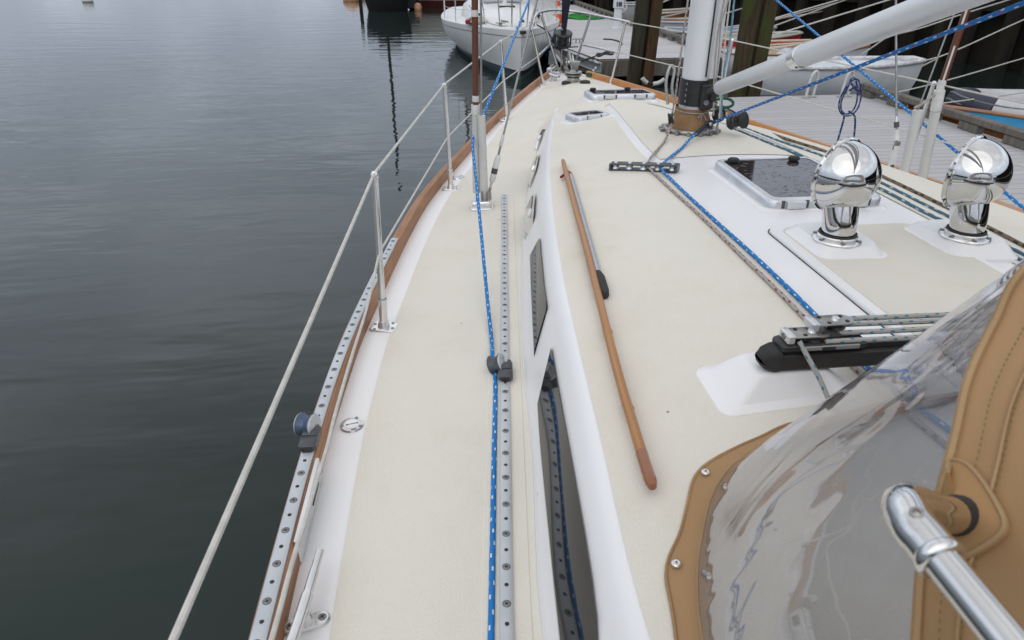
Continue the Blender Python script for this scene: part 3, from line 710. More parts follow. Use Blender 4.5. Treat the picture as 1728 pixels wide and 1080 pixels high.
# pulpit: split bow rail of stainless tube
pu = MB()
A0, A1 = hit(918, 145), aty(897, 47, 6.95); F0, F1 = hit(944, 122), aty(913, 24, 7.6)
SA0, SA1 = hit(1031, 141), aty(1056, 36, 6.95); SF0, SF1 = hit(968, 117), aty(997, 25, 7.6)
toprail = spline([aty(896, 52, 6.9), aty(903, 28, 7.1), aty(918, 19, 7.5), aty(949, 17, 7.9), aty(997, 24.5, 7.6), SA1, aty(1062, 38, 6.85)], 8)
pu.tube(toprail, .0125, "stainless", 12)
for a, b in ((A0, A1), (F0, F1), (SA0, SA1), (SF0, SF1)): pu.tube([a, b], .0125, "stainless", 12)
pu.tube([A0.lerp(A1, .52), F0.lerp(F1, .50)], .011, "stainless", 10); pu.tube([SA0.lerp(SA1, .52), SF0.lerp(SF1, .48)], .011, "stainless", 10)
pulp = part(pu, "pulpit")
for q in (A0, F0, SA0, SF0):
    k = MB(); slab(k, [(q.x + a, q.y + b) for a, b in rrect(0, 0, .045, .03, .015, 4)], q.z-.004, q.z+.007, "stainless"); k.tube([q, q + Vector((0, 0, .05))], .016, "stainless", 12); k.build("base_plate", pulp)
def lifeline(pts, r=.0045, m="white_line", n=6):
    o = MB(); o.tube(pts, r, m, 8); return part(o, "lifeline")
aft = Vector((-1.80, -1.6, .6))
for a, b in zip([aft] + TP, TP + [aty(899, 40, 6.95)]): lifeline([a + Vector((0, 0, .006)), b + Vector((0, 0, .006))], .0052)
lower = [(458, 1080), (491, 957), (516, 875), (535, 809), (552, 755), (564, 705), (581, 644), (598, 587), (619.6, 517)]
lp = [atx(x, y, -1.752 + .02*i/8) for i, (x, y) in enumerate(lower)]
lifeline(spline([MP[0]] + [p for p in lp] + [MP[1]], 5), .0048)
for a, b in zip(MP[1:], MP[2:] + [A0.lerp(A1, .52)]): lifeline([a, b], .0042)
for T in (SP, SM):
    en = aty(1062, 38, 6.85) if T is SP else SA0.lerp(SA1, .52)
    for a, b in zip([T[0] + Vector((0, -2, 0))] + T, T + [en]): lifeline([a, b], .0045)

# chainplates, shrouds and their covers
def rig_tube(name, pts, r, m, seg=12, parent=None, label=None):
    o = MB(); o.tube(pts, r, m, seg); return part(o, name, parent, label=label)
YR = 3.64
cp = hit(813, 352)
k = MB(); slab(k, [(cp.x + a, cp.y + b) for a, b in rrect(0, 0, .065, .042, .02, 5)], cp.z-.003, cp.z+.012, "stainless", .004)
slab(k, [(cp.x + a, cp.y + b) for a, b in rrect(.0, .004, .056, .03, .016, 5)], cp.z+.012, cp.z+.045, "stainless", .008)
chain = part(k, "chainplate")
for dx in (-.028, .0, .036):
    k = MB(); k.box((cp.x+dx, cp.y+.004, cp.z+.065), (.007, .022, .06), "cast_steel", None, .002); k.build("tang", chain)
def shroud(bx, topx, zt, Y, wood_z0, wood_r=.0165, tube_r=.021, x2=.03):
    """rigging wire in a white cover below and a brown wooden roller above"""
    b = Vector((bx, Y, sheer(Y)+.07)); t = Vector((topx, Y+.02, 11.0)); d = (t-b).normalized()
    at_z = lambda z: b + d*((z-b.z)/d.z)
    rig_tube("shroud_wire", [b, at_z(9)], .005, "wire", 8)
    rig_tube("shroud_cover", [at_z(b.z+.02), at_z(wood_z0)], tube_r, "white_tube", 14)
    w = MB(); w.tube([at_z(wood_z0+.002), at_z(2.6)], wood_r, "brown_wood", 14)
    ro = part(w, "shroud_roller")
    for z in (wood_z0+.035, wood_z0+.44, wood_z0+.80, wood_z0+1.3):
        q = MB(); q.tube([at_z(z), at_z(z+.03)], wood_r+.0015, "white_tape", 14); q.build("tape_band", ro)
    q = MB(); q.tube([at_z(wood_z0-.03), at_z(wood_z0+.02)], tube_r+.003, "white_tape", 14); part(q, "cover_collar")
    return ro
pa, pb_ = aty(801, 178, YR), aty(806, 345, YR)
shroud(pb_.x-.005, pb_.x - .005 + .18, 11, YR, .565)
# second cover tube with its wire beside it
c0, c1 = aty(818, 344, YR-.03), aty(812, 195, YR-.03)
rig_tube("shroud_cover", [c0, c1], .0215, "white_tube", 14); rig_tube("shroud_wire", [c1, aty(808.5, 0, YR-.03) + Vector((.02, 0, .6))], .0055, "wire", 8)
# lower shroud with turnbuckle, port
def turnbuckle(b, t, p0, p1, size=1.0):
    """b..t the rig line; the body between fractions p0..p1 of the first metre"""
    d = (t-b).normalized()
    rig_tube("shroud_wire", [b + d*p1, t], .0058, "wire", 8)
    o = MB(); o.tube([b, b + d*.05], .008*size, "cast_steel", 10); L0 = p1-.06
    o.tube([b + d*.04, b + d*(.075), b + d*(.09), b + d*(L0-.07), b + d*(L0-.05)], [.006*size, .008*size, .016*size, .0165*size, .009*size], "white_tape", 12)
    o.tube([b + d*(L0-.05), b + d*(L0)], .0065*size, "cast_steel", 10); o.tube([b + d*L0, b + d*(L0+.02), b + d*p1], [.011*size, .0105*size, .0065*size], "stainless", 10)
    o.box(b + d*.0, (.034, .014, .05), "cast_steel", None, .003)
    o.tube([b + d*(p0+.08), b + d*(p0+.11)], .0172*size, "grey_plastic", 12)
    return part(o, "turnbuckle")
b1, t1 = aty(824, 331, YR-.01), aty(906, 0, YR+.05); turnbuckle(b1, b1 + (t1-b1)*5, .05, (aty(850, 228, YR)-b1).length)
# starboard side rig
sb0 = aty(1527, 285, 3.60); rig_tube("shroud_cover", [Vector((sb0.x+.01, 3.6, .03)), aty(1549, 186, 3.60)], .026, "white_tube", 14)
sw = aty(1549, 186, 3.60); rig_tube("shroud_wire", [sw, sw + (aty(1619, 0, 3.64)-sw)*5], .0045, "wire", 8)
s0, s1 = aty(1558, 292, 3.66), aty(1585, 156, 3.66); d = (s1-s0).normalized()
rig_tube("shroud_cover", [s0 - d*.15, s0 + d*.36], .027, "white_tube", 14); 
s2 = aty(1637, 0, 3.66)
w = MB(); w.tube([s1, s1 + (s2-s1)*2.4], .019, "brown_wood", 14); ro = part(w, "shroud_roller")
w = MB(); 
for f in (.02, .08, 1.0): 
    q = s1.lerp(s2, f); w.tube([q, q + d*.03], .0205, "white_tape", 14)
off = Vector((-.012, -.0155, .002)); w.tube([s1.lerp(s2, .1) + off, s1.lerp(s2, .52) + off], .005, "white_tape", 8); w.tube([s1.lerp(s2, .74) + off, s1.lerp(s2, 1.0) + off], .005, "white_tape", 8); w.build("tape_band", ro)
q = MB(); q.tube([s1 - d*.10, s1 + d*.012], .029, "white_tape", 14); q.tube([s1 + Vector((-.02, 0, -.01)), aty(1552, 178, 3.6), aty(1543, 182, 3.6)], .007, "dirty_line", 8); part(q, "cover_collar")
lb, lt = aty(1513, 246, 3.55), aty(1512, 40, 3.7); turnbuckle(lb, lb + (lt-lb)*5, .02, .16, .8)
q = MB(); q.box(lb - Vector((0, 0, .13)), (.034, .02, .26), "white_tape", None, .003); q.box(lb - Vector((0, .011, .12)), (.022, .002, .03), "grey_plastic"); part(q, "chainplate")
q = MB(); q.box((lb.x+.1, 3.62, .05), (.26, .05, .03), "stainless", None, .004); part(q, "chainplate")

# mast, boot, vang, boom
MX, MY = -.05, 3.76
def ell(rx, ry, cx, cy, z, n=32, tilt=0): return [(cx + rx*math.cos(2*PI*i/n), cy + ry*math.sin(2*PI*i/n), z) for i in range(n)]
m = MB(); rk = .004
m.loftc([ell(.072, .098, MX, MY - rk*(z-.4), z) for z in (.40, 1.0, 2.0, 4.0, 8.0, 13.5)], "mast_paint")
mast = part(m, "mast")
m = MB(); # aft sail-feeder extrusion with a dark slot between
m.loftc([[(MX + .062 + a, MY - .05 - rk*(z-.4) + b, z) for a, b in rrect(0, 0, .028, .045, .02, 4)] for z in (.69, 2, 13)], "mast_paint"); m.build("sail_feeder", mast)
m = MB(); m.box((MX + .018, MY - .0975 - .004, 3.7), (.006, .008, 6.0), "hole_dark"); m.build("sail_slot", mast)
m = MB(); m.loftc([ell(.079, .107, MX, MY, z) for z in (.545, .553, .672, .68)], "black_plastic")
m.box((MX + .03, MY - .115, .60), (.07, .05, .13), "black_plastic", None, .008); m.box((MX + .05, MY - .15, .62), (.03, .05, .07), "black_plastic", None, .006)
for z in (.54, .57, .60, .63, .66): m.box((MX - .066, MY - .062, z), (.008, .004, .012), "stainless", Matrix.Rotation(.7, 3, 'Z'))
m.lathe([(0, .012), (.014, .011), (.015, 0)], "screw_steel", (MX + .02, MY - .141, .575), (0, -1, 0), 12)
m.build("mast_collar", mast)
m = MB(); rows = []
for z, k in ((.405, 1.62), (.42, 1.52), (.445, 1.42), (.47, 1.30), (.50, 1.16), (.515, 1.11), (.530, 1.13)):
    rows.append([(MX + .078*k*math.cos(a)*(1+.02*math.sin(5*a+z*60)), MY + .103*(k*.93)*math.sin(a)*(1+.02*math.sin(7*a+z*45)), z) for a in [2*PI*i/48 for i in range(48)]])
m.grid(rows, "boot_canvas", closed=True); bt = m.build("mast_boot", mast)
m = MB(); m.tube([(MX + .088*math.cos(a), MY + .117*math.sin(a), .512) for a in [2*PI*i/30 for i in range(30)]], .003, "dirty_line", 6, closed=True)
for dx in (-.006, .004): m.tube(spline([(MX + .02, MY - .117, .512), (MX + .03 + dx*3, MY - .125, .48), (MX + .035 + dx*5, MY - .128, .44)], 5), .002, "dirty_line", 6)
m.tube(spline([(MX + .02, MY - .118, .513), (MX + .0, MY - .127, .505), (MX - .005, MY - .127, .49), (MX + .018, MY - .12, .505)], 5), .002, "dirty_line", 6); m.build("boot_lashing", mast)
m = MB(); 
m.tube([on(MX + .135*math.cos(a), MY + .15*math.sin(a), .014) for a in [2*PI*i/40 for i in range(40)]], .014, "cast_steel", 10, closed=True)
for i in range(16):
    a = 2*PI*i/16; q = on(MX + .155*math.cos(a), MY + .17*math.sin(a), .012); m.box(q, (.03, .02, .02), "cast_steel", Matrix.Rotation(a, 3, 'Z'), .004)
part(m, "mast_step_ring")
# winch / halyard brake on the starboard side of the step, blocks
m = MB(); c = Vector((.165, 3.62, .475)); m.lathe([(0, -.045), (.042, -.045), (.046, -.037), (.034, -.026), (.032, .015), (.046, .03), (.046, .041), (.023, .045), (0, .045)], "black_plastic", c, (.55, -.75, .25), 24)
m.lathe([(.034, -.015), (.037, -.011), (.034, -.007)], "grey_plastic", c, (.55, -.75, .25), 24); part(m, "halyard_winch")
def turning_block(c, ax, r=.03):
    m = MB(); m.lathe([(0, -.014), (r, -.014), (r*1.02, -.01), (r*.8, 0), (r*1.02, .01), (r, .014), (0, .014)], "black_plastic", c, ax, 20); m.lathe([(0, .018), (r*.45, .017), (r*.5, .014)], "stainless", c, ax, 16)
    m.tube([c - Vector((0, 0, r)), c - Vector((0, 0, r+.03))], .006, "cast_steel", 8); return part(m, "turning_block")
turning_block(Vector((.07, 3.66, .50)), (.3, -.9, .1), .036); turning_block(aty(1132, 200, 3.66), (.9, -.3, .2), .03); turning_block(aty(1196, 210, 3.56), (.5, -.8, .3), .022)
# rigid vang
V0 = atx(1208, 151, -.035); V1 = atx(1600, 0, -.05); vd = (V1-V0).normalized(); VL = (V1-V0).length
m = MB(); m.tube([V0, V0 + vd*.06], .018, "stainless", 12); q0 = V0 + vd*.03
m.tube([q0 - vd*.11 + Vector((-.005, .0, 0)), q0 + vd*.02], .017, "black_plastic", 12)
vg0 = (atx(1352, 87, -.045)-V0).length
m.tube([V0 + vd*.045, V0 + vd*.06, V0 + vd*vg0], [.026, .036, .036], "mast_paint", 24); m.tube([V0 + vd*(vg0+.01), V0 + vd*(vg0+.02), V0 + vd*2.9], [.041, .0425, .0425], "mast_paint", 24)
vang = part(m, "boom_vang")
m = MB(); m.tube([V0 + vd*(vg0-.045), V0 + vd*(vg0-.04), V0 + vd*(vg0+.012), V0 + vd*(vg0+.016)], [.038, .0445, .0455, .042], "stainless", 24); m.lathe([(0, .004), (.006, .003), (.006, 0)], "hole_dark", V0 + vd*(vg0-.01) + Vector((-.02, -.025, -.032)), (-.4, -.6, -.7), 10); m.build("vang_clamp", vang)
m = MB(); m.loftc([[(MX + a, y, z + b) for a, b in rrect(0, 0, .06, .095, .055, 5)] for y, z in ((3.58, 1.86), (-1.4, 1.98))], "mast_paint"); part(m, "boom")
# halyards beside the mast
def rope_obj(name, label, pts, r, m, seg=10, n=10, cat="rope", group=None, smooth_pts=True):
    o = MB(); o.tube(spline(pts, n) if smooth_pts else pts, r, m, seg); return tag(o.build(name), label, cat, group)
rope_obj("halyard", "grey halyard flecked red rising along the port side of the mast", [aty(1133, 198, 3.66), aty(1140, 160, 3.68), aty(1149, 90, 3.70), aty(1161, 0, 3.72) , aty(1161, 0, 3.72) + Vector((.04, 0, 1.6))], .0055, "rope_grey_red")
for i, (lab, pix, mt, r) in enumerate((("dirty tan halyard close to the starboard face of the mast", ((1204, 195), (1205, 130), (1211, 60), (1222, 0)), "dirty_line", .005),
                        ("pale grey halyard between tan and light blue ones beside the mast", ((1214, 200), (1219, 120), (1226, 50), (1232, 0)), "white_line", .0045),
                        ("light blue halyard, outermost of those starboard of the mast", ((1217, 190), (1222, 120), (1233, 60), (1239, 0)), "rope_pale_blue", .0055),
                        ("thin tan halyard crossing the others starboard of the mast", ((1207, 150), (1213, 90), (1217, 40), (1229, 0)), "dirty_line", .004))):
    pts = [aty(x, y, 3.62) for x, y in pix]; pts.append(pts[-1] + (pts[-1]-pts[-2])*4); rope_obj("halyard", lab, pts, r, mt, 8, group="halyards beside the mast")
m = MB(); m.tube(spline([aty(1127, 176, 3.65), aty(1124, 140, 3.66), aty(1131, 112, 3.67), aty(1138, 118, 3.67), aty(1134, 146, 3.66), aty(1136, 165, 3.66)], 6), .008, "galvanised", 8); part(m, "pad_eye")

# hatches
def hatch(name, cx, cy, hx, hy, zt, fh, glass, ang=0.0, hinges=(), knobs=(), r=.045, slope=(0, 0), pad=.012):
    """aluminium framed deck hatch; hinges and knobs as local (x, y)"""
    o = MB(); zf = lambda x, y: zt + slope[0]*(x-cx) + slope[1]*(y-cy)
    O = rrect(cx, cy, hx, hy, r, 7, ang); O2 = rrect(cx, cy, hx-.006, hy-.006, r, 7, ang); O3 = rrect(cx, cy, hx-.02, hy-.02, r*.8, 7, ang); I = rrect(cx, cy, hx-.03, hy-.03, r*.7, 7, ang)
    lift = lambda pl, dz: [(x, y, zf(x, y) + dz) for x, y in pl]
    o.grid([lift(O, -.02), lift(O, fh*.55), lift(O2, fh*.85), lift(O3, fh), lift(I, fh-.002), lift(I, fh-.01)], "aluminium", closed=True)
    h = part(o, name)
    g = MB(); g.poly(lift(I, fh-.005), glass); g.build("glass", h)
    ca, sa = math.cos(ang), math.sin(ang)
    loc = lambda x, y: (cx + x*ca - y*sa, cy + x*sa + y*ca)
    rot = Matrix.Rotation(ang, 3, 'Z')
    for (x, y) in hinges:
        q = loc(x, y); k = MB(); k.box((q[0], q[1], zf(*q) + fh*.42), (.075, .022, fh*.9), "aluminium", rot, .004); 
        for dx in (-.048, .048):
            w = loc(x + dx, y + .009); k.box((w[0], w[1], zf(*w) + fh*.42), (.014, .012, fh*.8), "grey_plastic", rot, .003)
        k.build("hinge", h)
    for (x, y) in knobs:
        q = loc(x, y); k = MB(); k.lathe([(0, .020), (.020, .020), (.026, .015), (.026, .005), (.018, 0)], "black_rubber", (q[0], q[1], zf(*q) + fh-.004), seg=18, sy=.8); k.build("knob", h)
    # moulded seat under it
    s = MB(); P = rrect(cx, cy, hx+pad, hy+pad, r+pad*.6, 6, ang); P2 = rrect(cx, cy, hx+pad+.02, hy+pad+.02, r+pad, 6, ang)
    s.grid([[(x, y, zs(x, y) - .004) for x, y in P2], [(x, y, max(zs(x, y)+.006, zf(x, y) - .012)) for x, y in P]], "gelcoat", closed=True); s.poly([(x, y, max(zs(x, y)+.006, zf(x, y)-.012)) for x, y in P], "gelcoat"); s.build("seat_moulding", h)
    return h
hatch("deck_hatch", .015, 2.66, .235, .30, .420, .036, "hatch_glass", 0, ((-.13, -.306), (.12, -.306)), ((-.165, .235), (.12, .235)))
hatch("deck_hatch", -.005, 5.55, .262, .175, zs(0, 5.55)+.010, .036, "hatch_glass", 0, ((-.115, -.18), (.13, -.18)), ((-.19, .13), (.10, .13)), slope=(0, -.06))
hatch("deck_hatch", -.465, 4.60, .128, .115, zs(-.465, 4.60)+.006, .030, "hatch_glass", .16, ((.01, -.118),), (), r=.05, slope=(.06, -.07), pad=.03)

hatch("deck_hatch", .365, 4.60, .128, .115, zs(.365, 4.60)+.006, .030, "hatch_glass", -.16, ((-.01, -.118),), (), r=.05, slope=(-.06, -.07), pad=.03)
# deck organiser
q0, q1 = hit(1030, 287), hit(1144, 291); c = (q0+q1)/2; dv = (q1-q0).normalized(); rot = Matrix((dv, Vector((0, 0, 1)).cross(dv), Vector((0, 0, 1)))).transposed()
m = MB(); ln = (q1-q0).length
m.box(c + Vector((0, 0, .007)), (ln, .05, .008), "grey_plastic", rot, .002); m.box(c + Vector((0, 0, .034)), (ln, .05, .007), "grey_plastic", rot, .002)
for i in range(5):
    x = (i-2)*ln*.21; m.lathe([(.019, -.010), (.015, 0), (.019, .010)], "aluminium", c + dv*x + Vector((0, 0, .0205)), seg=16)
    m.lathe([(0, .005), (.009, .004), (.01, 0)], "stainless", c + dv*x + Vector((0, 0, .0375)), seg=12)
for sx in (-1, 1): m.box(c + dv*sx*(ln/2-.005) + Vector((0, 0, .02)), (.01, .05, .026), "grey_plastic", rot, .001)
org = part(m, "deck_organiser")

# garage moulding with two vent boxes
GX0, GX1, GY0, GY1, GZ = -.315, .245, .7, 2.185, .416
VZ = .460
m = MB(); P = rrect((GX0+GX1)/2, (GY0+GY1)/2, (GX1-GX0)/2, (GY1-GY0)/2, .06, 6)
gz = lambda x, y, d: max(GZ, zs(x, y)+.008) + d
m.grid([[(x, y, zs(x, y)-.004) for x, y in P], [(x, y, gz(x, y, .002)) for x, y in P], [(x*.992 + .008*(GX0+GX1)/2, y*.996+.004*(GY0+GY1)/2, gz(x, y, .006)) for x, y in P]], "gelcoat", closed=True)
m.poly([(x*.992 + .008*(GX0+GX1)/2, y*.996+.004*(GY0+GY1)/2, gz(x, y, .006)) for x, y in P], "gelcoat")
gar = part(m, "companionway_garage", roof)
m = MB(); P2 = rrect((GX0+GX1)/2, (GY0+GY1)/2 - .01, (GX1-GX0)/2 - .030, (GY1-GY0)/2 - .035, .05, 6); m.grid([[(x, y, gz(x, y, .004)) for x, y in P2], [(x, y, gz(x, y, .009)) for x, y in P2]], "nonskid", closed=True); m.poly([(x, y, gz(x, y, .009)) for x, y in P2], "nonskid"); m.build("nonskid_panel", gar)
m = MB(); P3 = rrect((GX0+GX1)/2, (GY0+GY1)/2, (GX1-GX0)/2+.004, (GY1-GY0)/2+.004, .063, 6); m.tube([(x, y, zs(x, y)+.001) for x, y in P3], .0018, "hole_dark", 6, closed=True); m.build("sealant_bead", gar)
for y in (1.15, 1.48, 1.80, 2.12): m = MB(); m.lathe([(0, .003), (.005, .002), (.006, 0)], "screw_steel", (GX0+.02, y, GZ+.006), seg=10); m.build("screw", gar)
COWLS = tuple((v.x + .022, v.y) for v in (at(1411, 404, VZ), at(1627, 399, VZ)))
for i, (bx, by) in enumerate(COWLS):
    m = MB(); secs = []
    for z, hx, ya, yf, r in ((-.006, .128, .108, .20, .05), (.012, .126, .106, .20, .05), (.016, .112, .094, .19, .048), (VZ-GZ-.008, .098, .078, .17, .045), (VZ-GZ, .090, .070, .16, .043)):
        secs.append([(x, y, (zs(x, y) if z < .013 else GZ) + z) for x, y in rrect(bx, by+(yf-ya)/2, hx, (yf+ya)/2, r, 6)])
    m.loftc(secs, "gelcoat", cap0=False); m.build("vent_box", gar, 24)
# polished cowl vents: pipe, dome and rolled mouth
def cowl(b, c, r, mouth):
    b, c, md = Vector(b), Vector(c), Vector(mouth).normalized()
    fl = MB(); fl.lathe([(0, .0), (.074, 0), (.076, .004), (.073, .008), (.062, .009), (.062, .018), (.059, .021)], "stainless", b, seg=40)
    for k in range(6):
        a = 2*PI*k/6+.3; fl.lathe([(0, .0135), (.006, .013), (.0065, .010)], "screw_steel", b + Vector((.068*math.cos(a), .068*math.sin(a), -.001)), seg=10)
    bp = MB(); pp = spline([b + Vector((0, 0, .012)), b.lerp(c, .28) + Vector((0, -.012, 0)), b.lerp(c, .62) + Vector((0, -.008, 0)), b.lerp(c, .9)], 8)
    bp.tube(pp, [.0500 + .008*i/len(pp) for i in range(len(pp))], "chrome", 40, caps=False)
    prof = []
    ph0 = R(84)   # opening half-angle
    for i in range(29):
        ph = PI - (PI-ph0)*i/28; prof.append((max(0, r*math.sin(ph)) if i else 0, r*math.cos(ph)*1.0))
    inner = [(p[0]*.955, p[1]*.97) for p in prof[::-1]]; inner[-1] = (0, inner[-1][1])
    bp.lathe(prof, "chrome", c, md, 64)
    v = part(bp, "cowl_vent", smooth=60)
    ins = MB(); ins.lathe(inner, "cast_steel", c, md, 40); ins.build("cowl_lining", v)
    rm = MB(); a = r*math.sin(ph0); h = r*math.cos(ph0); rm.lathe([(a-.003, h-.004), (a+.003, h-.004), (a+.008, h+.001), (a+.007, h+.007), (a+.001, h+.009), (a-.005, h+.006), (a-.003, h-.004)], "chrome", c, md, 64); rm.build("cowl_rim", v)
    fl.build("base_flange", v)
    g = MB(); g.lathe([(.056, .020), (.0585, .022), (.0585, .026), (.055, .028)], "black_rubber", b, seg=32); g.build("gasket", v)
cb = at(1411, 404, VZ); cowl(cb, aty(1421, 297, cb.y+.050), .112, (-.40, .91, .04))
cb = at(1627, 399, VZ); cowl(cb, aty(1637, 293, cb.y+.050), .112, (-.46, .88, .04))

# grab rail of teak on the port side of the roof
gp = [hit(x, y, .03) for x, y in ((950, 271), (962, 318), (985, 402), (1008, 492), (1030, 580), (1050, 655), (1070, 722), (1088, 782), (1099, 815))]
m = MB(); q = spline(gp, 6); m.tube(q, [.009] + [.0118]*(len(q)-2) + [.010], "teak_pole", 12)
ends = (q[-1]-q[-9]).normalized()
rail = part(m, "grab_rail")
m = MB(); 
for i in (2, 12, 22, 32): 
    if i < len(q): 
        p = q[i]; z = zs(p.x, p.y); m.box((p.x + .005, p.y, (z + p.z)/2), (.010, .055, max(.012, p.z - z)), "teak_pole", Matrix.Rotation(.12, 3, 'Z'), .003)
m.build("rail_foot", rail)
m = MB(); k0 = len(q)-9; m.tube([q[k0]] + q[k0+1:-1] + [q[-1], q[-1] + ends*.012], [.0128]*(8) + [.0120, .008], "varnished_end", 14); m.build("rail_end", rail, label="darker varnished rounded end")
# boat hook lying beside it
a, b = hit(963, 297, .014), hit(1010, 466, .014); e = hit(1019, 498, .016); dv = (a-b).normalized()
bh = thing("boat_hook", "aluminium telescopic boat hook with black grip lying beside the teak grab rail", "boat hook", b)
m = MB(); m.tube([a, b], .0125, "pole_alloy", 16); m.build("pole", bh)
m = MB(); g0 = b + dv*.02; m.tube([g0, b, b.lerp(e, .1), b.lerp(e, .8), e, e + (e-b).normalized()*.008], [.0135, .0165, .019, .0195, .016, .006], "black_rubber", 16); m.build("grip", bh)
m = MB(); m.tube(spline([a, a + dv*.03, a + dv*.06 + Vector((-.006, 0, 0))], 5), [.011]*10 + [.008], "red_plastic", 10); m.tube(spline([a + dv*.03, a + dv*.02 + Vector((-.03, 0, 0)), a - dv*.015 + Vector((-.047, 0, .0))], 5), .007, "red_plastic", 8); m.build("hook", bh)

# windlass, foot switches, cleats, chocks, anchor, furler
c = hit(967, 139); m = MB()
m.lathe([(0, 0), (.075, 0), (.078, .02), (.06, .035), (.058, .045), (.05, .05)], "cast_steel", c, seg=24); m.lathe([(.05, .05), (.082, .062), (.088, .075), (.07, .085), (.088, .095), (.084, .105), (.05, .11)], "cast_steel", c, seg=24)
m.lathe([(.03, .11), (.034, .14), (.05, .175), (.055, .19), (.02, .195), (0, .195)], "galvanised", c + Vector((.02, .04, 0)), seg=20); w = part(m, "windlass")
m = MB(); m.lathe([(.058, .046), (.064, .05), (.064, .06), (.058, .062)], "black_rubber", c, seg=24); m.box(c + Vector((.0, .02, .10)), (.06, .05, .016), "white_tape", None, .006); m.build("gypsy", w)
for p in ((956, 142), (987.5, 141)):
    q = hit(*p); m = MB(); m.lathe([(.047, 0), (.05, .012), (.044, .026), (.03, .03), (0, .031)], "black_rubber", q, seg=20); m.lathe([(.052, 0), (.054, .004), (.047, .006)], "grey_plastic", q, seg=20); part(m, "foot_switch")
def cleat(q, ang, l=.13, r=.009):
    rot = Matrix.Rotation(ang, 3, 'Z'); m = MB(); q = Vector(q)
    for s in (-1, 1): m.tube([q + rot @ Vector((0, s*l*.17, 0)), q + rot @ Vector((0, s*l*.15, l*.26))], [r*1.3, r], "stainless", 10)
    hp = [q + rot @ Vector((0, y*l/2, l*.28 + .03*l*abs(y)**3 - .015*l)) for y in (-1, -.8, -.4, 0, .4, .8, 1)]; m.tube(spline(hp, 4), r, "stainless", 12)
    cl = part(m, "cleat"); pl = MB(); slab(pl, [(q.x + (rot @ Vector((a, b, 0))).x, q.y + (rot @ Vector((a, b, 0))).y) for a, b in rrect(0, 0, l*.15, l*.30, l*.13, 5)], q.z-.004, q.z+.008, "stainless")
    for s in (-1, 1): pl.lathe([(0, .0098), (.006, .009), (.007, .008)], "screw_steel", q + rot @ Vector((0, s*l*.2, 0)), seg=10)
    pl.build("base_plate", cl); return cl
cleat(hit(935, 137), .35, .20, .012); cleat(hit(1003, 126), -.35, .20, .012)
# big mooring cleat aft on the port deck: one long horn over a base with two bolts
q = hit(518, 1054); m = MB(); h0, h1 = atd(521, 990, 1.44), atd(508, 1130, 1.32)
c0 = q + Vector((0, 0, .055))
m.tube(spline([Vector((c0.x+.014, c0.y + .15, c0.z+.004)), c0 + Vector((.006, .06, .002)), c0, c0 + Vector((-.008, -.07, 0)), c0 + Vector((-.02, -.17, .004))], 6), [.0095]*4 + [.0105]*5 + [.013]*6 + [.013]*5 + [.0105]*5, "stainless", 14)
m.tube([q, c0], [.018, .013], "stainless", 12); cl = part(m, "mooring_cleat")
m = MB(); slab(m, [(q.x + a, q.y + b) for a, b in rrect(0, 0, .05, .019, .018, 6, .25)], q.z-.003, q.z+.010, "stainless", .004)
for s in (-1, 1): 
    p_ = Vector((q.x + s*.034*math.cos(.25), q.y + s*.034*math.sin(.25), q.z+.0101)); m.lathe([(0, .002), (.0085, .0018), (.0095, 0)], "screw_steel", p_, seg=12); m.box(p_ + Vector((0, 0, .0024)), (.012, .002, .0008), "hole_dark", Matrix.Rotation(.7, 3, 'Z')); m.box(p_ + Vector((0, 0, .0024)), (.012, .002, .0008), "hole_dark", Matrix.Rotation(.7+PI/2, 3, 'Z'))
m.build("base_plate", cl)
for p, s in (((927, 126), -1), ((993, 114), 1)):
    q = hit(*p); y = q.y; m = MB(); x = XC + s*(hb(y)+.02); ang = math.atan2(-(s*(hb(y+.1)-hb(y-.1))), .2)
    m.box((x, y, sheer(y)+.06), (.06, .26, .05), "stainless", Matrix.Rotation(ang, 3, 'Z'), .01); m.box((x, y, sheer(y)+.092), (.03, .12, .02), "cast_steel", Matrix.Rotation(ang, 3, 'Z'), .006); part(m, "bow_chock")
m = MB() # chock let into the rail amidships
y = 1.33; rot = Matrix.Rotation(-.02, 3, 'Z'); m.box((XC - hb(y) + .0005, y, .042), (.010, .30, .068), "stainless", rot, .003); m.box((XC - hb(y) + .005, y + .06, .045), (.006, .09, .034), "hole_dark", rot, .002); part(m, "rail_fairlead")
def filler(px, py, r):
    q = hit(px, py); m = MB(); m.lathe([(0, .007), (r*.62, .007), (r*.64, .0055), (r*.68, .0055), (r*.70, .0075), (r*.93, .006), (r, .0)], "stainless", q, seg=36)
    f = part(m, "deck_filler_cap"); d = MB(); rot = Matrix.Rotation(.25, 3, 'Z')
    d.box(q + Vector((0, 0, .0075)), (r*.85, .0022, .0012), "screw_steel", rot); d.box(q + rot @ Vector((.0, -r*.78, .0074)), (r*.42, .005, .001), "screw_steel", rot)
    for s in (-1, 1): d.lathe([(0, .0080), (.0035, .0080), (.004, .0073)], "screw_steel", q + rot @ Vector((s*r*.43, 0, 0)), seg=10)
    for a in (1.2, 3.4, 5.8): d.lathe([(0, .009), (.005, .0085), (.0055, .006)], "screw_steel", q + Vector((math.cos(a)*r*.82, math.sin(a)*r*.82, 0)), seg=8)
    d.build("cap_marking", f)
filler(594.5, 718, .037); filler(774, 300, .042)
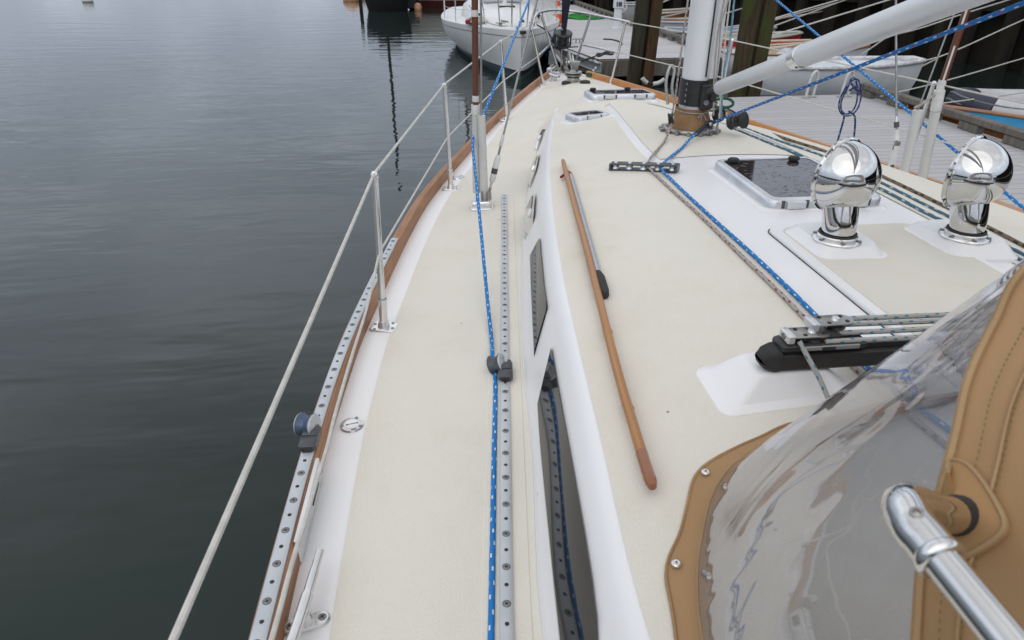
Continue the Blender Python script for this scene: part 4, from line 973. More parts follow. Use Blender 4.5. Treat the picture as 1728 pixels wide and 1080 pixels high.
# bow fitting: furler drum, furled jib, links, anchor
FX, FY = -.065, 7.92
q = hit(947, 117)
m = MB(); m.box((FX, 7.80, .17), (.03, .05, .20), "rust_wood", Matrix.Rotation(.08, 3, 'X'), .006); m.box((FX+.035, 7.80, .20), (.006, .04, .30), "cast_steel", Matrix.Rotation(.08, 3, 'X')); m.box((FX-.035, 7.80, .20), (.006, .04, .30), "cast_steel", Matrix.Rotation(.08, 3, 'X')); part(m, "stem_fitting")
ax = Vector((.0, -.30, .954)); c = aty(950, 66, 7.86); m = MB()
m.lathe([(0, -.075), (.085, -.075), (.095, -.065), (.095, -.05), (.055, -.045), (.055, .045), (.098, .05), (.10, .065), (.09, .075), (0, .078)], "black_plastic", c, ax, 32)
for k in range(10):
    a = 2*PI*k/10; m.tube([c + Vector((math.cos(a)*.09, math.sin(a)*.09, -.055)), c + Vector((math.cos(a)*.09, math.sin(a)*.09 - .0, .055))], .006, "black_plastic", 6)
dr = part(m, "furler_drum")
m = MB(); sp = [c + ax*.07, c + ax*.12, c + ax*.2, c + ax*.5, c + ax*1.2, c + ax*3.0, c + ax*11]; m.tube(sp, [.032, .03, .034, .052, .07, .11, .03], "navy_cloth", 16)
jib = part(m, "furled_jib")
m = MB(); m.tube(spline([c + ax*.10 + Vector((-.02, -.03, 0)), c + ax*.16 + Vector((-.036, -.01, 0)), c + ax*.26 + Vector((.038, -.015, 0)), c + ax*.34 + Vector((-.045, -.01, 0))], 5), .004, "white_line", 6); m.build("tack_lashing", jib)
an = MB(); a0 = aty(925, 108, 8.12); an.poly([a0, a0 + Vector((.06, .02, -.04)), a0 + Vector((.10, 0, .06)), a0 + Vector((.06, -.02, .17)), a0 + Vector((.01, 0, .14))], "galvanised"); an.poly([a0 + Vector((.10, 0, .06)), a0 + Vector((.06, -.02, .17)), a0 + Vector((.14, .05, .13)), a0 + Vector((.16, .05, .02))], "galvanised")
an.tube([a0 + Vector((.08, 0, .1)), Vector((FX+.02, 7.7, .16))], .016, "galvanised", 8); tag(an.build("anchor", smooth=0), "small galvanised anchor stowed over the yacht's bow roller", "anchor")
m = MB(); m.tube([Vector((FX+.085, 7.72, .14)), aty(960, 88, 7.85)], .014, "white_tube", 10); m.tube([Vector((FX+.11, 7.72, .14)), aty(966, 92, 7.85)], .008, "stainless", 8); m.box((FX+.07, 7.7, .135), (.14, .22, .03), "cast_steel", None, .006); part(m, "bow_roller")

# traveller bar on its moulded pedestal
TY, TZ = 1.222, .480
m = MB(); secs = []
for z, x0, x1, y0, y1, r in ((.0, -.866, -.54, 1.146, 1.36, .035), (.005, -.862, -.544, 1.150, 1.356, .035), (.011, -.850, -.556, 1.160, 1.346, .033), (.016, -.836, -.566, 1.168, 1.336, .030), (.078, -.79, -.598, 1.192, 1.302, .026), (.084, -.783, -.603, 1.197, 1.296, .024), (.087, -.775, -.61, 1.203, 1.29, .022)):
    pl = rrect((x0+x1)/2, (y0+y1)/2, (x1-x0)/2, (y1-y0)/2, r, 6); secs.append([(x, y, (zs(x, y) if z < .02 else .371) + (z if z else -.004)) for x, y in pl])
m.loftc(secs, "gelcoat"); part(m, "traveller_pedestal", roof, smooth=24)
m = MB(); secs = []
for z, x0, x1 in ((0, .44, .77), (.06, .49, .71), (.112, .51, .67)):
    secs.append([(x, y, .365+z if z else zs(x, y)-.003) for x, y in rrect((x0+x1)/2, 1.22 + (.11-z)*.3, (x1-x0)/2, .05+(.11-z)*.8, .035, 6)])
m.loftc(secs, "gelcoat"); part(m, "traveller_pedestal", roof)
bl = 1.40
m = MB(); m.box((-.05, TY, TZ+.003), (bl-.03, .050, .046), "black_plastic", None, .006); m.box((-.05, TY, TZ+.030), (bl-.06, .030, .010), "black_plastic", None, .002)
tr = part(m, "traveller_bar")
for s in (-1, 1):
    m = MB(); m.loftc([[(-.05 + s*(bl/2-.02) + s*a, TY + y, TZ + z) for y, z in rrect(0, .006, hw, hz, .014, 4)] for a, hw, hz in ((0, .028, .029), (.010, .028, .029), (.030, .024, .022), (.042, .015, .010))], "black_rubber"); m.build("end_cap", tr)
# control block on the port end
m = MB(); e0 = Vector((-.685, TY, TZ+.045))
m.box(e0 + Vector((.05, 0, -.006)), (.20, .054, .022), "black_plastic", None, .006); m.box(e0 + Vector((.04, .004, .012)), (.10, .040, .016), "black_rubber", None, .004)
m.box(e0 + Vector((.062, -.0285, -.004)), (.13, .005, .010), "galvanised", None, .001); m.box(e0 + Vector((.055, -.0315, -.004)), (.03, .003, .006), "black_plastic")
for ox, oy, oz in ((0, 0, .020), (.062, .020, .036)):
    m.box(e0 + Vector((ox + .008, oy, oz)), (.070, .046, .004), "cast_steel", None, .001); m.box(e0 + Vector((ox - .030, oy - .003, oz - .004)), (.018, .044, .022), "aluminium", None, .003); m.lathe([(.024, 0), (.024, .004), (0, .0045)], "cast_steel", e0 + Vector((ox + .042, oy, oz - .002)), seg=18)
    m.lathe([(0, .0075), (.008, .0065), (.010, .002)], "stainless", e0 + Vector((ox + .026, oy, oz)), seg=14)
    for dx, dy in ((-.006, .014), (.004, -.014), (.044, .013), (.048, -.010)): m.lathe([(0, .0046), (.0045, .0046), (.005, .0035)], "hole_dark", e0 + Vector((ox + dx, oy + dy, oz - .001)), seg=8)
    m.lathe([(.021, -.013), (.015, -.007), (.021, -.001)], "black_plastic", e0 + Vector((ox + .030, oy, oz - .002)), seg=16)
m.lathe([(0, .003), (.007, .002), (.008, 0)], "screw_steel", e0 + Vector((-.0395, -.003, .017)), (-1, -.1, 0), 10)
m.build("traveller_block", tr)
GRT = "traveller control lines"
for lab, x0, ya, za, yb, zb in (("grey blue-flecked traveller line, topmost of the four along the bar", -.60, 1.268, .549, 1.262, .545), ("grey blue-flecked traveller line, second from the top along the bar", -.60, 1.248, .546, 1.246, .538),
                               ("grey blue-flecked traveller line, third down, leaving the block's edge", -.63, 1.226, .537, 1.228, .532), ("grey blue-flecked traveller line, lowest of the four along the bar", -.635, 1.204, .530, 1.208, .522)):
    rope_obj("traveller_line", lab, [(x0, ya, za), (x0 + .3, (ya+yb)/2, (za+zb)/2), (x0+.7, yb, zb), (.45, yb, zb)], .0063, "rope_grey_blue", 8, 6, "rope", GRT)
a = e0 + Vector((-.012, -.022, .012)); b = hit(1414, 696, .006); rope_obj("traveller_line", "grey blue-flecked traveller line led down from the block to the roof", [a, a.lerp(b, .5), b, b + (b-a)*.8 + Vector((0, 0, .09))], .0055, "rope_grey_blue", 10, 6, "rope", GRT)

# ================================================================== RUNNING LINES
A = aty(893, 0, 5.6); B = aty(818, 188, 3.80)
rope_obj("jib_sheet", "bright blue port jib sheet running from the furled jib through the inboard lead block", [A + (A-B)*.9, A, A.lerp(B, .5), B, aty(806, 212, 3.69), aty(797.5, 237, 3.60), aty(803, 300, 3.28), aty(810, 372, 2.93), aty(820, 480, 2.46), aty(829, 570, 2.13), wc_in + Vector((-.012, .035, .016)), wc_in + Vector((-.008, -.005, -.026))] +
         [hit(x, y, .009) for x, y in ((836, 665), (834, 760), (832, 880), (830, 1000), (828.5, 1085), (827, 1180), (825.5, 1300))], .0075, "rope_blue", 12, 8, group="jib sheets")
P0 = aty(1310, 0, 6.0); P2 = aty(1728, 352, 2.95)
rope_obj("jib_sheet", "bright blue starboard jib sheet crossing behind the vang and shroud covers", [P0 + (P0-P2)*.4, P0, P0.lerp(P2, .5), P2, P2 + (P2-P0)*.12], .0085, "rope_blue", 12, 8, group="jib sheets")
v0, v1 = atx(1212, 203, .04), atx(1728, 5, -.03)
rope_obj("vang_line", "blue red-flecked line rising from the mast foot towards the boom", [v0, v0.lerp(v1, .5), v1, v1 + (v1-v0)*.35], .0065, "rope_blue_red", 12, 6)
m = MB(); s_ = [aty(1205, 206, 3.60), aty(1190, 213, 3.55), aty(1172, 228, 3.49)]; m.tube(s_, .011, "black_rubber", 10); tag(m.build("rope_sleeve"), "black chafe sleeve around the blue line at the mast foot", "sleeve")
m_ = [hit(x, y, .010) for x, y in ((1150, 250), (1117, 284), (1135, 305), (1200, 366), (1260, 420), (1330, 486), (1390, 546), (1440, 593), (1490, 643))]
m_[1] = m_[1] + Vector((0, 0, .012))
rope_obj("halyard_tail", "blue white-flecked line led aft from the deck organiser along the white strip", [aty(1212, 203, 3.62), aty(1172, 228, 3.48)] + m_ + [on(-.42, .8, .01), on(-.42, .3, .01)], .0068, "rope_blue", 12, 8, group="lines led aft on the port roof")
g_ = [hit(x, y, .010) for x, y in ((1120, 240), (1094, 278), (1112, 300), (1180, 362), (1250, 430), (1320, 498), (1366, 545), (1420, 597), (1482, 657))]
g_[1] = g_[1] + Vector((0, 0, .012))
rope_obj("halyard_tail", "grey red-flecked line led aft beside the blue one from the organiser", [aty(1133, 212, 3.62)] + g_ + [on(-.47, .8, .01), on(-.47, .3, .01)], .0062, "rope_grey_red", 12, 8, group="lines led aft on the port roof")
for lab, mt, pix, r in (("faded blue line led aft on starboard roof, nearest the hatch", "rope_faded_blue", ((1228, 213), (1300, 242), (1375, 272), (1480, 316), (1560, 358), (1640, 396), (1728, 441)), .007),
                        ("faded blue line led aft on starboard roof, between its neighbours", "rope_faded_blue", ((1236, 208), (1310, 236), (1390, 264), (1480, 305), (1570, 350), (1650, 390), (1728, 430)), .0065),
                        ("brown line led aft on starboard roof, outermost of the three", "rope_brown", ((1240, 202), (1320, 232), (1400, 258), (1500, 303), (1590, 346), (1660, 380), (1728, 415)), .008)):
    q = [hit(x, y, r) for x, y in pix]; rope_obj("halyard_tail", lab, q + [q[-1] + (q[-1]-q[-2])*2], r, mt, 10, 8, group="lines led aft on the starboard roof")
# coil hung on the starboard lifeline
cc = SP[1].lerp(SP[2], .40); k0 = aty(1441, 131, cc.y)
rp = []
for t in range(2):
    for i in range(14):
        a = 2*PI*i/14 + PI/2; w = .046 - .013*t; rp.append(k0 + Vector((w*math.cos(a) + .004*t - .006, .012*t - .02 + .01*math.sin(a*2), -.078 + (.078 - .006*t)*math.sin(a))))
o = MB(); o.tube(spline(rp, 3), .0034, "rope_navy", 8)
o.tube(spline([k0 + Vector((-.02, 0, -.14)), aty(1424, 200, cc.y), aty(1412, 246, cc.y), aty(1410, 290, cc.y)], 6), .0042, "rope_navy", 8); o.tube(spline([k0 + Vector((.012, 0, -.14)), aty(1443, 200, cc.y), aty(1440, 245, cc.y), aty(1440, 290, cc.y)], 6), .0042, "rope_navy", 8)
o.tube(spline([k0 + Vector((-.02, -.02, -.05)), k0 + Vector((.0, -.035, -.03)), k0 + Vector((.022, -.02, -.055)), k0 + Vector((.0, .02, -.02)), k0], 5), .0042, "rope_navy", 8)
tag(o.build("coiled_line"), "navy blue flecked line coiled over the starboard lifeline, two ends hanging down", "rope")
lf = hit(842, 373); o = MB(); 
o.grid([[lf + Vector((-.022, .0, .002)), lf + Vector((-.02, .0, .003)), lf + Vector((-.022, 0, .002))], [lf + Vector((-.006, .007, .006)), lf + Vector((-.006, 0, .003)), lf + Vector((-.006, -.007, .006))], [lf + Vector((.008, .006, .007)), lf + Vector((.008, 0, .003)), lf + Vector((.008, -.006, .006))], [lf + Vector((.024, .001, .003)), lf + Vector((.024, 0, .002)), lf + Vector((.024, -.001, .003))]], "leaf_dry")
tag(o.build("fallen_leaf"), "small dry yellow leaf lying by the inboard genoa track", "leaf")
q = hit(1003, 128, .012); o = MB(); o.tube(spline([q + Vector((.08*math.cos(a)*(1-.05*(a//6)), .07*math.sin(a), .008 + .006*a/6)) for a in [i*.6 for i in range(32)]], 3), .011, "dark_green_rope", 7); tag(o.build("coiled_line"), "dark green line wound on the starboard bow cleat", "rope")
q = aty(1217, 174, 5.4); o = MB(); o.tube(spline([q + Vector((.10*math.cos(a), .02*math.sin(2*a), .035*math.sin(a))) for a in [i*.5 for i in range(26)]], 3), .011, "dark_green_rope", 7); tag(o.build("coiled_line"), "dark green line hanked by the starboard rail behind the mast", "rope")
# ================================================================== DODGER
dg = thing("canvas_dodger", "tan canvas spray dodger with clear vinyl window over the companionway", "dodger", (-.05, .5, .4))
Hm = [(-1.135, -.9), (-1.132, -.2), (-1.128, .25), (-1.120, .46), (-1.103, .631), (-1.070, .750), (-1.028, .840), (-.985, .915), (-.925, .980), (-.861, 1.018), (-.76, 1.045), (-.60, 1.072), (-.35, 1.095), (-.05, 1.105), (.25, 1.095), (.5, 1.072), (.66, 1.045), (.83, .98), (.93, .84), (.985, .75), (1.01, .631), (1.025, .46), (1.035, -.2)]
Sm = [(-1.10, -.9, .42), (-1.105, -.1, .50), (-1.10, .20, .56), (-1.09, .27, .64), (-1.065, .335, .752), (-1.04, .385, .80), (-1.008, .425, .838), (-.975, .465, .870), (-.93, .52, .902), (-.875, .57, .936), (-.812, .622, .970), (-.66, .70, 1.02), (-.38, .77, 1.055), (-.05, .79, 1.065), (.28, .77, 1.055), (.56, .70, 1.02), (.712, .622, .97), (.83, .52, .902), (.908, .425, .838), (.965, .335, .752), (1.0, .20, .56), (1.005, -.1, .5), (1.0, -.9, .42)]
H3 = spline([on(x, y, .012) for x, y in Hm], 6); S3 = spline(Sm, 6)
n = min(len(H3), len(S3)); H3, S3 = H3[:n], S3[:n]
m = MB(); rows = []
for h, s in zip(H3, S3):
    row = []; out = Vector(((h.x+s.x)/2 + .05, (h.y+s.y)/2 - .2, 0)); out = out.normalized() if out.length > .01 else Vector((0, 1, 0))
    for j in range(13):
        t = j/12; row.append(h.lerp(s, t) + Vector((out.x, out.y, .3))*(.016*math.sin(PI*t)))
    rows.append(row)
m.grid(rows, "clear_vinyl"); m.build("clear_window", dg, 180)
# hem with scalloped edge and snaps
m = MB(); rows = []
acc = 0
for i, h in enumerate(H3):
    if i: acc += (H3[i]-H3[i-1]).length
    s = S3[i]; o = Vector((h.x + .05, h.y - .1, 0)).normalized(); t = (H3[min(i+1, n-1)]-H3[max(i-1, 0)]).normalized(); o = Vector((-t.y, t.x, 0)); 
    o = o if o.dot(Vector((h.x+.05, h.y-.2, 0))) > 0 else -o
    w = .030 + .013*(math.cos(2*PI*(acc-.02)/.235)*.5+.5)**1.6
    q = h + o*(w) ; up = (s-h).normalized()
    rows.append([on(q.x, q.y, .004), on(q.x, q.y, .009), on((h+o*w*.5).x, (h+o*w*.5).y, .012), h + Vector((0, 0, .004)) + o*.004, h + up*.03 + o*.003])
m.grid(rows, "canvas_tan"); hem = m.build("canvas_hem", dg, 60)
m = MB(); m.tube([r[1] for r in rows], .0035, "canvas_seam", 6); m.tube([r[4] for r in rows], .0025, "canvas_seam", 6); m.build("hem_binding", hem)
acc = 0; nxt = .02; 
for i in range(1, n):
    l = (H3[i]-H3[i-1]).length
    while nxt < acc + l:
        p = rows[i][1].lerp(rows[i][3], .38) + Vector((0, 0, .004)); m = MB(); m.lathe([(0, .0036), (.003, .0036), (.0034, .0026), (.0062, .003), (.0084, .0013), (.0088, -.002)], "stainless", p, seg=16); m.lathe([(0, .0046), (.0018, .0044)], "hole_dark", p, seg=8); m.build("snap", hem); nxt += .235
    acc += l
# canvas: side and top behind the seam
rows = []; rows_in = []
for i, s in enumerate(S3):
    x = s.x + .05; f = min(1, abs(x)/1.05); sg = -1 if x < 0 else 1
    k = max(0.0, min(1.0, (s.z-.42)/.5))
    e0 = s; e1 = s + Vector((-.004*sg*0, -.03*1, .010)); tgt = Vector((s.x*(1.0 if f > .8 else .98) , s.y*.3 - .45, s.z + .06 + .10*(1-f)))
    row = []
    for j in range(9):
        t = j/8; p = e0.lerp(tgt, t); bul = math.sin(PI*min(1, t*1.1))*.035; nrm = Vector((x*.6, 0, .8)).normalized(); row.append(p + nrm*bul*(.4+.6*k)*min(1, t*3) + (Vector((x*.5, 0, .5)).normalized()*.003))
    rows.append(row)
m = MB(); m.grid(rows, "canvas_tan")
from mathutils.bvhtree import BVHTree
cbvh = BVHTree.FromPolygons([Vector(v) for v in m.v], m.f)
def on_canvas(px, py, lift=.004):
    d = ray(px, py).normalized(); p, nn, i_, dist = cbvh.ray_cast(CAM, d)
    if p is None: p = CAM + d*.75; nn = -d
    if nn.dot(d) > 0: nn = -nn
    return p + nn*lift, nn
cv = m.build("canvas_panel", dg, 180)
for off, r in ((0, .0045), (1, .0018)):
    m = MB(); m.tube([r_[0].lerp(r_[1], .55*off) + Vector((r_[0].x*.002, .0, .002)) for r_ in rows], r, "canvas_seam", 6); m.build("seam_binding", cv)
m = MB() # stitching
for fr in (.34, .62):
    ln = [r_[0].lerp(r_[1], fr) for r_ in rows]; pp = spline(ln, 3); acc = 0; nx = 0
    for a, b in zip(pp, pp[1:]):
        l = (b-a).length; 
        while nx < acc + l:
            c = a.lerp(b, (nx-acc)/max(l, 1e-6)) + Vector((c_ for c_ in ((a.x+.05)*.0035, .001, .0028))); d_ = (b-a).normalized(); m.tube([c - d_*.0018, c + d_*.0018], .0007, "thread", 5); nx += .0075
        acc += l
m.build("stitching", cv)
# stainless grab rail with elbow, set through a canvas patch
E0 = atd(1512, 852, .505); stub, snn = on_canvas(1622, 872, 0.0); Raft = Vector((-1.142, -.9, E0.z - .005))
# hidden inner bow that carries it
m = MB(); el = spline([stub, E0.lerp(stub, .55), E0.lerp(stub, .12) + Vector((0, 0, .003)), E0 + (Raft-E0).normalized()*.02, E0 + (Raft-E0).normalized()*.036, E0 + (Raft-E0).normalized()*.052], 6); m.tube(el, .0160, "chrome", 28, caps=False)
dj = (Raft-E0).normalized(); ee = E0 + dj*.052
m.lathe([(.0155, -.006), (.0168, -.0045), (.0173, -.001), (.0168, .002), (.0128, .0035)], "chrome", ee, dj, 28)
m.lathe([(0, .001), (.002, .001), (.0028, .0024), (.0048, .002), (.0052, -.001)], "cast_steel", E0 + dj*.022 + Vector((-.004, -.002, .0150)), (-.3, -.15, .9), 14)
elb = m.build("rail_elbow", dg, 60)
m = MB(); m.tube([ee - dj*.03, Raft], .0127, "chrome", 28); m.build("grab_rail", dg, 60)
m = MB(); m.tube([stub + (E0-stub).normalized()*.028, stub + (E0-stub).normalized()*.004, stub], [.0165, .019, .021], "black_rubber", 20); m.build("rubber_boot", dg)
# patch
nv = (E0-stub).normalized(); u = Vector((0, -.5, .87)); u = (u - nv*u.dot(nv)).normalized(); w_ = nv.cross(u)
pix = [(1598, 792), (1640, 790), (1690, 858), (1699, 905), (1624, 950), (1590, 936), (1580, 870)]
pix = [(q.x, q.y) for q in spline([(x, y, 0) for x, y in pix], 4, closed=True)]; nv = snn; pt = [on_canvas(x, y, .006)[0] for x, y in pix]
cpt = sum(pt, Vector())/len(pt)
m = MB(); m.grid([[p - nv*.006 for p in pt], [p for p in pt], [p.lerp(cpt, .05) + nv*.0015 for p in pt], [p.lerp(cpt, .55) + nv*.003 for p in pt], [p.lerp(cpt, .85) + nv*.010 for p in pt]], "leather_patch", closed=True); pa_ = m.build("canvas_patch", dg, 60)
m = MB(); m.tube([p.lerp(cpt, .02) for p in pt], .0028, "canvas_seam", 6, closed=True); m.build("patch_piping", pa_)
# cockpit end of the cabin under the dodger
m = MB(); m.box((-.035, .2, .452), (.5, 1.0, .045), "dark_interior", None, .01); part(m, "companionway_hatch")

# ================================================================== DOCKS
DZ = -.65
def dock(label, poly, m_top, fascia, left_fascia=None, h=.34):
    o = thing("floating_dock", label, "dock", (sum(p[0] for p in poly)/len(poly), sum(p[1] for p in poly)/len(poly), DZ-h))
    m = MB(); m.poly([(x, y, DZ) for x, y in poly], m_top); 
    m.poly([(x, y, DZ-.1) for x, y in poly], "grey_timber"); m.build("decking", o, 0)
    k = len(poly)
    for i in range(k):
        a, b = Vector((*poly[i], 0)), Vector((*poly[(i+1) % k], 0)); d = (b-a); l = d.length; d.normalize(); nrm = Vector((d.y, -d.x, 0))
        c = (a+b)/2 + nrm*.028 + Vector((0, 0, DZ-.012-h/2)); rot = Matrix((d, nrm, Vector((0, 0, 1)))).transposed()
        q = MB(); q.box(c, (l - .004, .05, h), left_fascia if (left_fascia and i == left_fascia[1]) and False else fascia, rot, .01); q.build("fascia", o)
    q = MB(); cx, cy = sum(p[0] for p in poly)/k, sum(p[1] for p in poly)/k
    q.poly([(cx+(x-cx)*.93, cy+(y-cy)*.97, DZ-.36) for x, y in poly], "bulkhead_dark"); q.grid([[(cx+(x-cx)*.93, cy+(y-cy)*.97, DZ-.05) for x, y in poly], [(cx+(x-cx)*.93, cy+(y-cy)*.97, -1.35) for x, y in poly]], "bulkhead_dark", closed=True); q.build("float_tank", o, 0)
    return o
d1 = dock("pale planked floating dock beyond the bow, with pedestal and green rope", [(1.86, 14.62), (4.5, 14.72), (4.62, 46), (1.38, 46), (1.38, 17.4)], "dock_planks_far", "grey_timber")
d2 = dock("grey planked floating dock alongside the starboard rail of the yacht", [(2.45, -8), (5.12, -8), (5.12, 10.32), (2.62, 10.26)], "dock_planks", "grey_timber")
# galvanised edge beam of the far dock
a, b = Vector((1.30, 17.9, DZ-.09)), Vector((1.86, 14.52, DZ-.12)); m = MB(); 
rot = Matrix(((b-a).normalized(), Vector((0, 0, 1)).cross((b-a).normalized()), Vector((0, 0, 1)))).transposed()
m.box((a+b)/2 + Vector((-.05, 0, 0)), ((b-a).length+.5, .05, .19), "galvanised", rot, .012); m.box((a+b)/2 + Vector((-.09, 0, .085)), ((b-a).length+.5, .10, .03), "galvanised", rot, .01); m.box((a+b)/2 + Vector((-.09, 0, -.085)), ((b-a).length+.5, .10, .03), "galvanised", rot, .01); m.build("edge_beam", d1)
def bullrail(p0, p1, o, h=.085):
    a, b = Vector((*p0, DZ)), Vector((*p1, DZ)); l = (b-a).length; d = (b-a).normalized(); rot = Matrix((d, Vector((0, 0, 1)).cross(d), Vector((0, 0, 1)))).transposed()
    m = MB(); m.box((a+b)/2 + Vector((0, 0, .10+h/2)), (l, .11, h), "grey_timber", rot, .012); m.build("bull_rail", o)
    k = int(l/.75)
    for i in range(k+1): m = MB(); m.box(a + d*(.15 + (l-.3)*i/k) + Vector((0, 0, .049)), (.34, .10, .097), "grey_timber", rot, .008); m.build("rail_block", o)
bullrail((5.04, -6), (5.04, 10.25), d2); bullrail((4.42, 15.4), (4.52, 40), d1)
# grey pipe handrail stub at the inner corner
for x, lab in ((4.10, "white tubular grab hoop on the dock end nearer the mast"), (4.66, "white tubular grab hoop on the dock end nearer its outer corner")):
    m = MB(); m.tube(spline([(x-.03, 10.1, DZ), (x-.01, 10.1, DZ+.26), (x+.02, 10.1, DZ+.35), (x+.07, 10.12, DZ+.38), (x+.11, 10.13, DZ+.34), (x+.12, 10.14, DZ+.25), (x+.11, 10.15, DZ)], 7), .021, "white_tube", 12); 
    hp = thing("dock_hoop", lab, "hoop", (x, 10.1, DZ), "grab hoops on the dock end"); m.build("hoop_tube", hp)
    k = MB(); k.box((x-.03, 10.1, DZ+.006), (.09, .09, .012), "galvanised", None, .003); k.box((x+.11, 10.15, DZ+.006), (.09, .09, .012), "galvanised", None, .003); k.build("foot_plate", hp)
# things on the far dock
def cone(p, h, lab):
    o = thing("traffic_cone", lab, "traffic cone", p, "traffic cones on the far dock"); p = Vector(p)
    m = MB(); r0 = h*.19; prof = [(r0, .03), (r0*.62, h*.36)]; m.lathe(prof, "orange_plastic", p, seg=20); m.lathe([(r0*.47, h*.58), (r0*.33, h*.74)], "orange_plastic", p, seg=20); m.lathe([(r0*.2, h*.9), (r0*.12, h), (0, h)], "orange_plastic", p, seg=20); m.build("cone_body", o)
    m = MB(); m.lathe([(r0*.62, h*.36), (r0*.47, h*.58)], "white_tape", p, seg=20); m.lathe([(r0*.33, h*.74), (r0*.2, h*.9)], "white_tape", p, seg=20); m.build("reflective_collar", o)
    m = MB(); m.box(p + Vector((0, 0, .015)), (h*.42, h*.42, .03), "black_rubber", None, .008); m.build("cone_base", o)
cone(at(940, 44, DZ), .95, "tall orange cone with white collars beside the furler drum")
cone(at(868, 7, DZ), .8, "orange cone far off on the dock, behind the moored yacht's deck")
pd = at(1041, 49, DZ); o = thing("power_pedestal", "white dockside power pedestal near the dock's outer edge", "pedestal", pd)
m = MB(); m.loftc([[(pd.x + a, pd.y + b, DZ + z) for a, b in rrect(0, 0, w, w, .03, 4)] for z, w in ((0, .15), (.04, .15), (.06, .11), (.55, .095), (.56, .13), (.80, .13), (.82, .11), (1.1, .11), (1.18, .07))], "pedestal_white"); m.build("housing", o)
m = MB(); m.box((pd.x + .02, pd.y - .125, DZ+.66), (.10, .03, .12), "grey_plastic", None, .006); m.box((pd.x - .07, pd.y - .128, DZ+.66), (.05, .03, .12), "pod_grey", None, .006); m.build("socket", o)
m = MB(); m.tube(spline([(pd.x + .14, pd.y - .05, DZ + .8), (pd.x + .22, pd.y - .08, DZ+.6), (pd.x + .18, pd.y - .1, DZ+.5), (pd.x + .12, pd.y - .1, DZ+.56)], 5), .02, "white_tube", 8); m.build("cable", o)
def pilerope(p, rx, ry, h, m_, turns, r, seed):
    rnd = random.Random(seed); P = []
    for i in range(turns*12):
        a = i*2*PI/12; k = .35 + .65*rnd.random(); P.append(Vector(p) + Vector((rx*k*math.cos(a), ry*k*math.sin(a), r + h*rnd.random()*(1.2-k))))
    m = MB(); m.tube(spline(P, 4), r, m_, 6); return m.build
pilerope(at(985, 30, DZ), .75, .9, .12, "green_rope", 16, .022, 2)("rope_pile"); tag(bpy.data.objects["rope_pile"], "heap of bright green rope on the far dock", "rope")
def dockline(lab, pix, r, m_="black_line", dz=.015, extra=None):
    P = [at(x, y, DZ+dz) for x, y in pix]; 
    if extra: P = extra + P
    rope_obj("dock_line", lab, P, r, m_, 8, 6)
dockline("black dock line with a loose hank near the dock corner", [(1000, 97), (1012, 93), (1022, 88), (1033, 87), (1032, 92), (1020, 91), (1010, 95), (1008, 91), (1022, 91), (1030, 87)], .022, extra=[aty(962, 113, 7.85), aty(980, 103, 12)])
dockline("short black line curled on the middle of the far dock", [(1018, 66), (1030, 66.5), (1042, 69), (1049, 73), (1047, 76)], .018)
c = at(975, 73, DZ); m = MB(); m.tube([c + Vector((-.14, 0, .1)), c + Vector((.14, 0, .1))], .02, "galvanised", 8); m.tube([c + Vector((-.05, 0, 0)), c + Vector((-.04, 0, .1))], .018, "galvanised", 8); m.tube([c + Vector((.05, 0, 0)), c + Vector((.04, 0, .1))], .018, "galvanised", 8); tag(m.build("dock_cleat"), "galvanised horn cleat on the far dock edge", "cleat")
fb = at(930, 84, -1.02); m = MB(); m.lathe([(0, 0), (.06, .0), (.13, .05), (.15, .12), (.15, .68), (.13, .75), (.05, .80), (.03, .84), (0, .84)], "fender_blue", (1.30, 17.6, -1.05), seg=24); m.tube([(1.30, 17.6, -.22), (1.12, 17.7, .2)], .012, "white_line", 6); tag(m.build("fender"), "dark blue cylindrical fender between moored yacht and dock", "fender")

# gangway to the pier
gw = thing("gangway", "grey aluminium gangway sloping up from the far dock to the pier", "gangway", (4.9, 30, DZ))
g0, g1 = Vector((3.9, 31.5, DZ+.05)), Vector((9.5, 28.5, 1.9))
for s in (0, 1):
    of = Vector((.35*s, 1.1*s, 0)); m = MB()
    m.tube([g0 + of, g1 + of], .09, "galvanised", 8); m.tube([g0 + of + Vector((.3, -.1, .95)), g1 + of + Vector((0, 0, 1.0))], .04, "galvanised", 8)
    for k in range(9): m.tube([g0.lerp(g1, k/8) + of, g0.lerp(g1, k/8) + of + Vector((.0, 0, .98))], .03, "galvanised", 8)
    for k in range(8): m.tube([g0.lerp(g1, k/8) + of, g0.lerp(g1, (k+1)/8) + of + Vector((.0, 0, .98))], .022, "galvanised", 6)
    m.build("side_truss", gw)
m = MB(); m.grid([[g0, g0 + Vector((.35, 1.1, 0))], [g1, g1 + Vector((.35, 1.1, 0))]], "galvanised"); m.build("walkway", gw, 0)

# pilings
def piling(lab, x, y, r, top, m_, lean=(0, 0), square=False, grp="pilings standing by the docks"):
    m = MB(); zz = [-2.0, -1.1, -.4, .3, 1.2, top]
    if square: m.loftc([[(x + lean[0]*(z+1.1) + a*r, y + lean[1]*(z+1.1) + b*r, z) for a, b in ((-.92, -1), (.92, -1), (1, -.92), (1, .92), (.92, 1), (-.92, 1), (-1, .92), (-1, -.92))] for z in zz], m_)
    else:
        rnd = random.Random(int(x*100)); jit = [rnd.uniform(.94, 1.05) for _ in range(18)]
        m.loftc([[(x + lean[0]*(z+1.1) + r*jit[k]*math.cos(2*PI*k/18)*(1.03-.03*(z+1)/3), y + lean[1]*(z+1.1) + r*jit[k]*math.sin(2*PI*k/18), z) for k in range(18)] for z in zz], m_)
    return tag(m.build("wood_piling"), lab, "piling", grp)
piling("dark blackened round piling left of its brown twin before the far dock", aty(1080, 60, 13.25).x - .05, 13.25, .135, 3.2, "pile_dark", (.04, .0))
